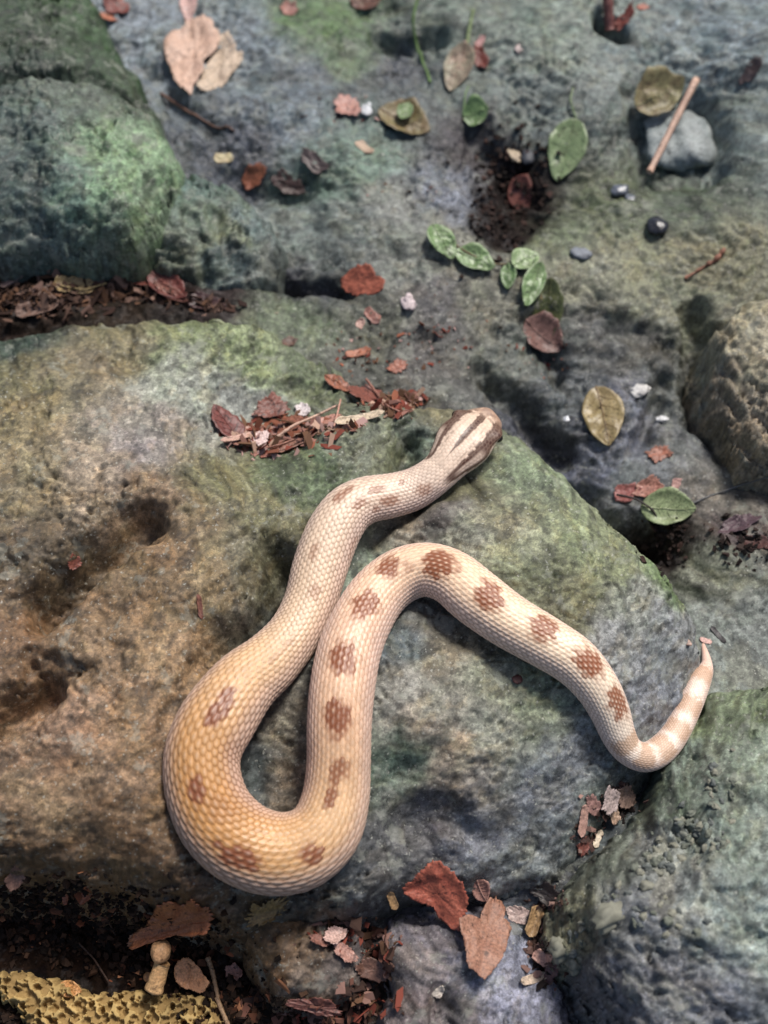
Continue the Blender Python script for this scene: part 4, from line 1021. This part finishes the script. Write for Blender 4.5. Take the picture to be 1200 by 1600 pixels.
twig('twig', 'curved brown leaf rib under the litter hollow', 'twig', [(380,696,.002),(410,706,.003),(440,700,.004),(462,690,.003)], .0009, .0006, (150,92,70), (170,112,90))
crumbs('leaf_crumbs', 'small reddish leaf crumbs filling the litter hollow', 'leaf crumbs', [(430,680,70,26,260),(405,690,44,20,130),(610,635,40,18,120),(640,625,24,12,40),(500,668,56,14,120)], [RED, RUST, PINK, BRN, TAN, (170,110,92)], .0009, .0034, .2, 3.2, 1)
crumbs('leaf_crumbs', 'dark brown leaf crumbs in the crevice behind the boulder', 'leaf crumbs', [(60,468,120,26,420),(150,458,70,18,140),(250,462,60,14,90),(330,480,40,10,50)], [DBRN, BRN, (96,66,52), (130,94,78), (60,40,34)], .001, .0032, .22, 3.0, 2)
crumbs('leaf_crumbs', 'scattered reddish crumbs over the dark stained rock', 'leaf crumbs', [(640,540,140,50,60),(545,560,60,30,20),(850,560,50,30,30),(530,170,60,30,20),(650,300,80,30,16),(700,520,60,40,20)], [RED, RUST, BRN, PINK, (90,50,42)], .0006, .0018, .25, 2.0, 3)
crumbs('soil_crumbs', 'dark crumbly soil in the patch below the cream seed', 'soil', [(800,280,70,90,420),(780,360,50,50,120),(1040,845,40,36,130),(1160,850,60,30,80)], [(46,34,30), (34,26,24), (60,44,38), (74,50,42)], .0008, .0028, .6, 1.4, 4)

# ---- lower edge: leaves on the slab
leaf('leaf', 'bright rust red torn leaf on the wet slab', 682, 1408, 112, 72, 322, (164,64,42), (188,92,62), 'ragged', .04, .1, .14, rough=.6, lift=.003, seed=44, outline=[(628,1405),(645,1392),(660,1377),(675,1365),(692,1372),(707,1385),(722,1405),(727,1420),(722,1440),(720,1460),(707,1460),(695,1450),(682,1437),(676,1425),(665,1422),(650,1417)])
leaf('leaf', 'brown two lobed leaf overlapping the rust red leaf', 760, 1466, 130, 92, 250, (150,94,70), (172,118,90), 'heart', .05, .12, .07, rough=.6, lift=.006, seed=31, outline=[(715,1445),(730,1435),(750,1440),(755,1420),(765,1405),(777,1402),(790,1415),(787,1435),(800,1450),(792,1470),(785,1495),(772,1515),(760,1532),(747,1535),(742,1525),(730,1520),(727,1495),(722,1470)])
leaf('leaf', 'small pink brown leaf above the two lobed leaf', 752, 1394, 34, 26, 300, (170,112,96), (190,134,116), 'ovate', .08, .2, .06)
leaf('leaf', 'faded pink leaf beside the tan split of wood', 810, 1430, 50, 28, 350, (168,138,128), (190,160,150), 'ragged', .1, .2, .1)
leaf('wood_piece', 'short tan split of wood in the gap beside the crusty boulder', 833, 1442, 48, 19, 72, (150,112,66), (184,142,90), 'strip', .03, .35, .06, cat='wood', veins=False, lift=.004)
leaf('leaf', 'dark brown curled leaf in the gap beside the tan split of wood', 852, 1402, 60, 30, 330, (44,38,36), (62,50,46), 'ragged', .15, .3, .1)
leaf('leaf_fragment', 'pink strip of bark below the tan split of wood', 842, 1502, 30, 16, 315, (200,150,130), (176,116,98), 'strip', .1, .2, .08, lift=.002)
leaf('leaf_fragment', 'curled cream strip on the wet slab', 834, 1530, 46, 14, 20, (206,178,150), (216,190,166), 'strip', .25, .2, .06)
leaf('leaf_fragment', 'maroon flake beside the curled cream strip', 858, 1524, 30, 24, 60, (92,60,62), (110,74,74), 'ragged', .1, .2, .1)
leaf('leaf_fragment', 'dark brown splinter above the pink bark strip', 834, 1488, 40, 12, 290, (80,50,40), (110,70,54), 'strip', .1, .2, .1)
leaf('leaf_fragment', 'pale flake on the slab below the two lobed leaf', 685, 1552, 22, 18, 40, (200,184,166), (212,198,182), 'ragged', .1, .2, .1)
# litter nest below the tail
for a_ in [('pale grey pink leaf piece on the nest of scraps below the tail',952,1258,44,30,60,(176,152,146),(196,172,164),'ragged',.006),('light brown leaf piece at the upper end of the tail nest',976,1252,40,36,30,(136,106,92),(160,128,110),'ragged',.004),
  ('tan pointed leaf piece hanging below the tail nest',956,1276,36,20,290,(186,146,116),(200,164,134),'ragged',.004),('rose brown leaf piece in the tail nest',926,1262,30,28,80,(150,104,96),(166,120,110),'ragged',.002),
  ('narrow pinkish bark sliver standing beside the tail nest',910,1286,44,13,85,(186,134,116),(200,152,134),'strip',.002),('dark red flake low beside the tail nest',911,1326,28,22,60,(126,60,50),(146,80,68),'ragged',.001),
  ('dark brown scrap under the tail nest',966,1240,50,24,30,(56,42,40),(74,56,52),'ragged',0),('thin straw splinter below the tail nest',934,1312,30,9,70,(190,168,136),(204,184,156),'strip',.001)]:
    leaf('leaf_fragment', *a_[:8], shape=a_[8], curl=.06, cup=.12, ragged=.14, lift=a_[9])
crumbs('leaf_crumbs', 'dark leaf crumbs under the nest of scraps below the tail', 'leaf crumbs', [(955,1262,34,26,80),(915,1310,22,26,40),(840,1470,16,40,60),(850,1520,24,24,40),(860,1410,26,16,40)], [DBRN, (90,60,52), (120,84,74), (50,38,36), (150,110,98)], .0008, .0024, .25, 2.4, 5)

# ---- bottom left: soil, bark, porous stone
crumbs('soil_crumbs', 'dark brown crumbly soil under the boulder edge', 'soil', [(110,1440,150,60,1100),(240,1470,130,60,620),(60,1400,80,30,260),(330,1560,90,50,360),(430,1590,60,30,120),(30,1590,60,30,140)], [(50,31,20), (36,22,14), (60,37,23), (80,50,31), (30,19,13)], .0007, .0026, .7, 1.5, 6)
crumbs('leaf_crumbs', 'mixed leaf scraps between the brown stone and the slab', 'leaf crumbs', [(590,1500,26,60,130),(540,1460,60,24,70),(480,1585,80,18,90),(570,1570,50,30,100)], [RED, DBRN, BRN, (150,104,90), (70,46,38), (120,70,54)], .001, .0034, .25, 2.6, 7)
PORX, PORY = None, None
def porous():
    pts = [(-60,1508),(60,1520),(140,1545),(230,1550),(320,1548),(352,1580),(380,1640),(100,1660),(40,1600)]
    zt = -.078
    poly = [tuple(float(q) for q in at(a, b, zt)) for a, b in pts]
    pa = np.array(poly); x0, y0 = pa.min(0); x1, y1 = pa.max(0)
    xs = np.arange(x0 - .004, x1 + .004, .00048); ys = np.arange(y0 - .004, y1 + .004, .00048)
    X, Y = np.meshgrid(xs, ys, indexing='ij')
    wx = X + .0016 * fbm(X, Y, .006, 3, 5); wy = Y + .0016 * fbm(X, Y, .006, 3, 6)
    f1, f2, i = worley(wx, wy, .0046, 2)
    g1, g2, gi = worley(wx + .2, wy, .0024, 8)
    hole = sm(.56, .42, f1 * (.85 + .40 * i)); small = sm(.44, .28, g1) * (gi > .25)
    h = -.0085 * hole * (.5 + .5 * i) - .0030 * small * (1 - hole)
    h = h + .004 * fbm(X, Y, .03, 3, 4)
    ins = poly_inside(X, Y, poly); d = np.where(ins, 1, -1) * seg_dist(X, Y, poly + poly[:1]) + .003 * fbm(X, Y, .012, 3, 3)
    Z = zt + h - .010 * (1 - np.sqrt(np.clip(1 - (1 - np.clip(d / .008, 0, 1)) ** 2, 0, 1))) + np.where(d < 0, d * 4, 0)
    low = np.maximum(hole, small * .6)[..., None]
    c = lin((178,150,98)) * (1 - .0 * low) * (.8 + .4 * fbm(X, Y, .02, 3, 8)[..., None]); c = c * (1 - low * .45) + lin((84,60,36)) * low * .45  # tan warmed to hold the lower left glow; darker in the holes
    F = grid_faces(len(xs), len(ys)); V_ = np.stack([X, Y, Z], -1).reshape(-1, 3)
    km = (d > -.008).reshape(-1); F = F[km[F].all(1)]
    used = np.zeros(len(V_), bool); used[F.ravel()] = True; idx = np.cumsum(used) - 1
    b0 = np.array([V_[used][:, 0].mean(), V_[used][:, 1].mean(), V_[used][:, 2].min()])
    me = mesh_np('porous_stone', V_[used] - b0, idx[F], c.reshape(-1, 3)[used], np.full(used.sum(), .2))
    o = obj('porous_stone', me, litter_m, None, b0)
    tag(o, 'yellowish sponge like stone full of small holes, half in soil', 'stone')
porous()
leaf('bark_piece', 'long reddish brown bark piece lying on soil by the brown stone', 272, 1452, 128, 36, 3, (158,78,38), (192,108,58), 'ragged', .05, .2, .14, cat='bark', lift=.006, outline=[(200,1470),(235,1450),(260,1432),(290,1430),(320,1435),(337,1442),(335,1460),(327,1475),(305,1472),(280,1467),(250,1470),(225,1477),(207,1482)])  # bark brown reddened, warm glow painted into its colour
leaf('leaf_fragment', 'pinkish curl at the end of the reddish bark piece', 218, 1470, 36, 18, 30, (206,132,92), (220,156,112), 'ragged', .15, .3, .1, lift=.006)
leaf('leaf', 'pale brown torn leaf leaning by the beige stub', 301, 1528, 62, 48, 300, (214,132,76), (228,156,98), 'ragged', .05, .12, .10, lift=.006, seed=77, outline=[(275,1517),(295,1500),(310,1512),(320,1527),(330,1537),(320,1552),(300,1547),(282,1540),(274,1527)])  # tan leaf turned orange, warm glow painted into its colour
leaf('leaf', 'bright orange leaf resting on the porous stone', 102, 1541, 40, 26, 350, (206,132,60), (220,150,78), 'ovate', .05, .2, .04, z0=-.070, lift=.011)
leaf('leaf_fragment', 'rust flake in the dark soil under the boulder', 136, 1406, 34, 18, 20, (150,62,32), (186,96,54), 'ragged', .1, .2, .1)
leaf('leaf_fragment', 'small upright rust flake in the dark soil', 108, 1408, 22, 12, 80, (150,66,36), (186,96,54), 'ragged', .1, .2, .1)
leaf('leaf', 'faded brown leaf at the boulder foot by the soil', 38, 1386, 46, 26, 40, (120,78,60), (140,96,76), 'ragged', .1, .2, .1)
crumbs('leaf_crumbs', 'rust brown leaf flecks strewn over the dark soil', 'leaf crumbs', [(120,1440,140,50,70),(250,1500,110,50,50),(390,1570,50,30,40)], [(160,80,44), (120,64,38), (186,112,66), (90,52,32)], .0008, .0030, .2, 2.8, 9)
# beige stub: a knob on a stalk
sx, sy, sz = hit(248, 1535)
stub = obj('stub', None, loc=(sx, sy, sz)); tag(stub, 'beige stub with a round knob standing in the soil', 'stub')
tb = np.array([*[float(q) for q in at(240, 1548, -.072)], -.072]); tt_ = np.array([*[float(q) for q in at(254, 1504, -.064)], -.064])
P_ = tb + (tt_ - tb) * np.linspace(0, 1, 14)[:, None]
Vt, Ft = tube_arrays(P_ - np.array([sx, sy, sz]), .0054 * (1 + .05 * np.cos(np.linspace(0, 4, 14))) * np.linspace(1.0, .92, 14), 14)
Vt = Vt + .0009 * np.stack([perlin(Vt[:, 0] * 190, Vt[:, 1] * 190 + Vt[:, 2] * 150, 4), perlin(Vt[:, 0] * 190, Vt[:, 1] * 190 + Vt[:, 2] * 150, 5), np.zeros(len(Vt))], 1)
mst = leaf_material((212,150,84), (226,172,106), .6, 150)  # stalk and knob: beige pushed to orange, warm light painted in
obj('stalk', mesh_np('stalk', Vt, Ft), mst, stub)
kn = sphere_mesh('knob', .0062, 24, 16)
k_ = obj('knob', kn, leaf_material((214,146,86), (228,168,106), .55, 150), stub, np.array([*[float(q) for q in at(251, 1487, -.060)], -.060]) - np.array([sx, sy, sz]))
k_.scale = (1.0, 1.12, .98)
for v in kn.vertices: v.co *= 1 + .22 * float(perlin(np.array(v.co.x * 160 + 3.1), np.array(v.co.y * 160 + v.co.z * 90), 3))
stone('stone', 'small orange pebble beside the beige stub', 'stone', 234, 1528, 16, 18, .7, (190,120,60), (206,138,78), .6, sink=-.6, seed=2, sub=3)
leaf('fungus', 'frilly yellow brown fungus under the boulder edge', 418, 1432, 76, 30, 25, (128,96,44), (168,130,66), 'ragged', .12, .35, .30, cat='fungus', lift=.004, seed=9)
for pts, lab in [([(326,1498,.004),(334,1520,.006),(342,1560,.004)], 'pale straw stalk in the soil beside the torn leaf'), ([(340,1560,.004),(352,1590,.004),(366,1620,.003)], 'pale straw stalk lying past the end of the porous stone'),
   ([(150,1430,.006),(172,1440,.008),(182,1462,.003)], 'fine curved rootlet in the dark soil'), ([(120,1470,.003),(150,1500,.006),(172,1536,.004)], 'brown rootlet running down to the porous stone')]:
    pale = 'pale' in lab
    twig('stalk' if pale else 'rootlet', lab, 'stalk' if pale else 'root', pts, .0016 if pale else .0006, .0012 if pale else .0005, (150,110,72) if pale else (70,46,32), (176,136,94) if pale else (90,60,42))
leaf('leaf_fragment', 'pink crumpled leaf knot on the brown stone', 526, 1464, 40, 30, 20, (196,150,136), (210,170,156), 'ragged', .15, .3, .15, lift=.006)
leaf('leaf_fragment', 'pinkish leaf piece below the crumpled knot', 540, 1490, 46, 26, 330, (170,112,96), (190,138,120), 'ragged', .1, .2, .12, lift=.004)
leaf('leaf_fragment', 'rust leaf piece above the crumpled knot', 500, 1470, 40, 18, 340, (130,74,60), (160,104,86), 'ragged', .1, .2, .12, lift=.002)
leaf('leaf', 'dull red leaf at the foot of the brown stone', 494, 1576, 90, 28, 350, (110,56,46), (130,74,60), 'ragged', .06, .1, .1, lift=.004)
leaf('leaf', 'brown leaf leaning between the brown stone and the slab', 585, 1520, 40, 66, 80, (104,66,52), (130,88,70), 'ragged', .1, .2, .1, lift=.002)
leaf('leaf_fragment', 'ochre sliver at the upper corner of the slab', 614, 1414, 24, 12, 300, (150,110,64), (170,128,80), 'strip', .1, .2, .1)
leaf('leaf_fragment', 'rose scrap on soil right of the torn leaf', 366, 1520, 26, 34, 60, (150,96,80), (166,112,96), 'ragged', .1, .2, .1)
# rock crumbs stuck on the crusty boulder, as parts of it
rr_ = np.random.default_rng(5)
nod = []
for k in range(6):
    bm = bmesh.new(); bmesh.ops.create_icosphere(bm, subdivisions=3, radius=1)
    co = np.array([v.co for v in bm.verts]); d = 1 + .75 * fbm(co[:, 0] * 1.2 + k * 5, co[:, 1] * 1.2 + co[:, 2], 1.0, 3, 15)
    F = np.array([[v.index for v in f.verts] for f in bm.faces]); bm.free()
    me = mesh_np('nodule', co * d[:, None] * .001, F); me.materials.append(leaf_material(((92,98,84), (116,116,98), (84,90,86))[k % 3], ((120,124,106), (142,140,120), (108,114,108))[k % 3], .8, 300, 'nodule')); nod.append(me)
spots = [(955,1430,30,16,.8),(898,1506,12,13,1),(876,1482,18,16,.8),(1010,1385,10,8,.8)]
for cx, cy, sxx, syy, n in [(1090,1310,46,34,34),(1030,1335,30,26,20),(1120,1230,50,40,18),(980,1420,40,40,12),(1050,1440,50,40,10),(900,1460,20,30,8)]:
    for _ in range(n):
        spots.append((cx + rr_.normal(0, .6) * sxx, cy + rr_.normal(0, .6) * syy, rr_.uniform(3, 8), rr_.uniform(3, 7), .8))
for k, (px_, py_, a_, b_, zk) in enumerate(spots):
    hx, hy, hz = hit(px_, py_)
    m_ = .41 * (1 if k > 3 else 1)
    o = bpy.data.objects.new('nodule', nod[k % 6 if k > 3 else 1]); COL.objects.link(o); o.parent = crust_o
    o.location = Vector((hx, hy, hz)) - crust_o.location
    o.rotation_euler = (0, 0, rr_.uniform(0, 3) if k > 3 else .5)
    o.scale = (a_ * m_, b_ * m_, min(a_, b_) * m_ * zk)
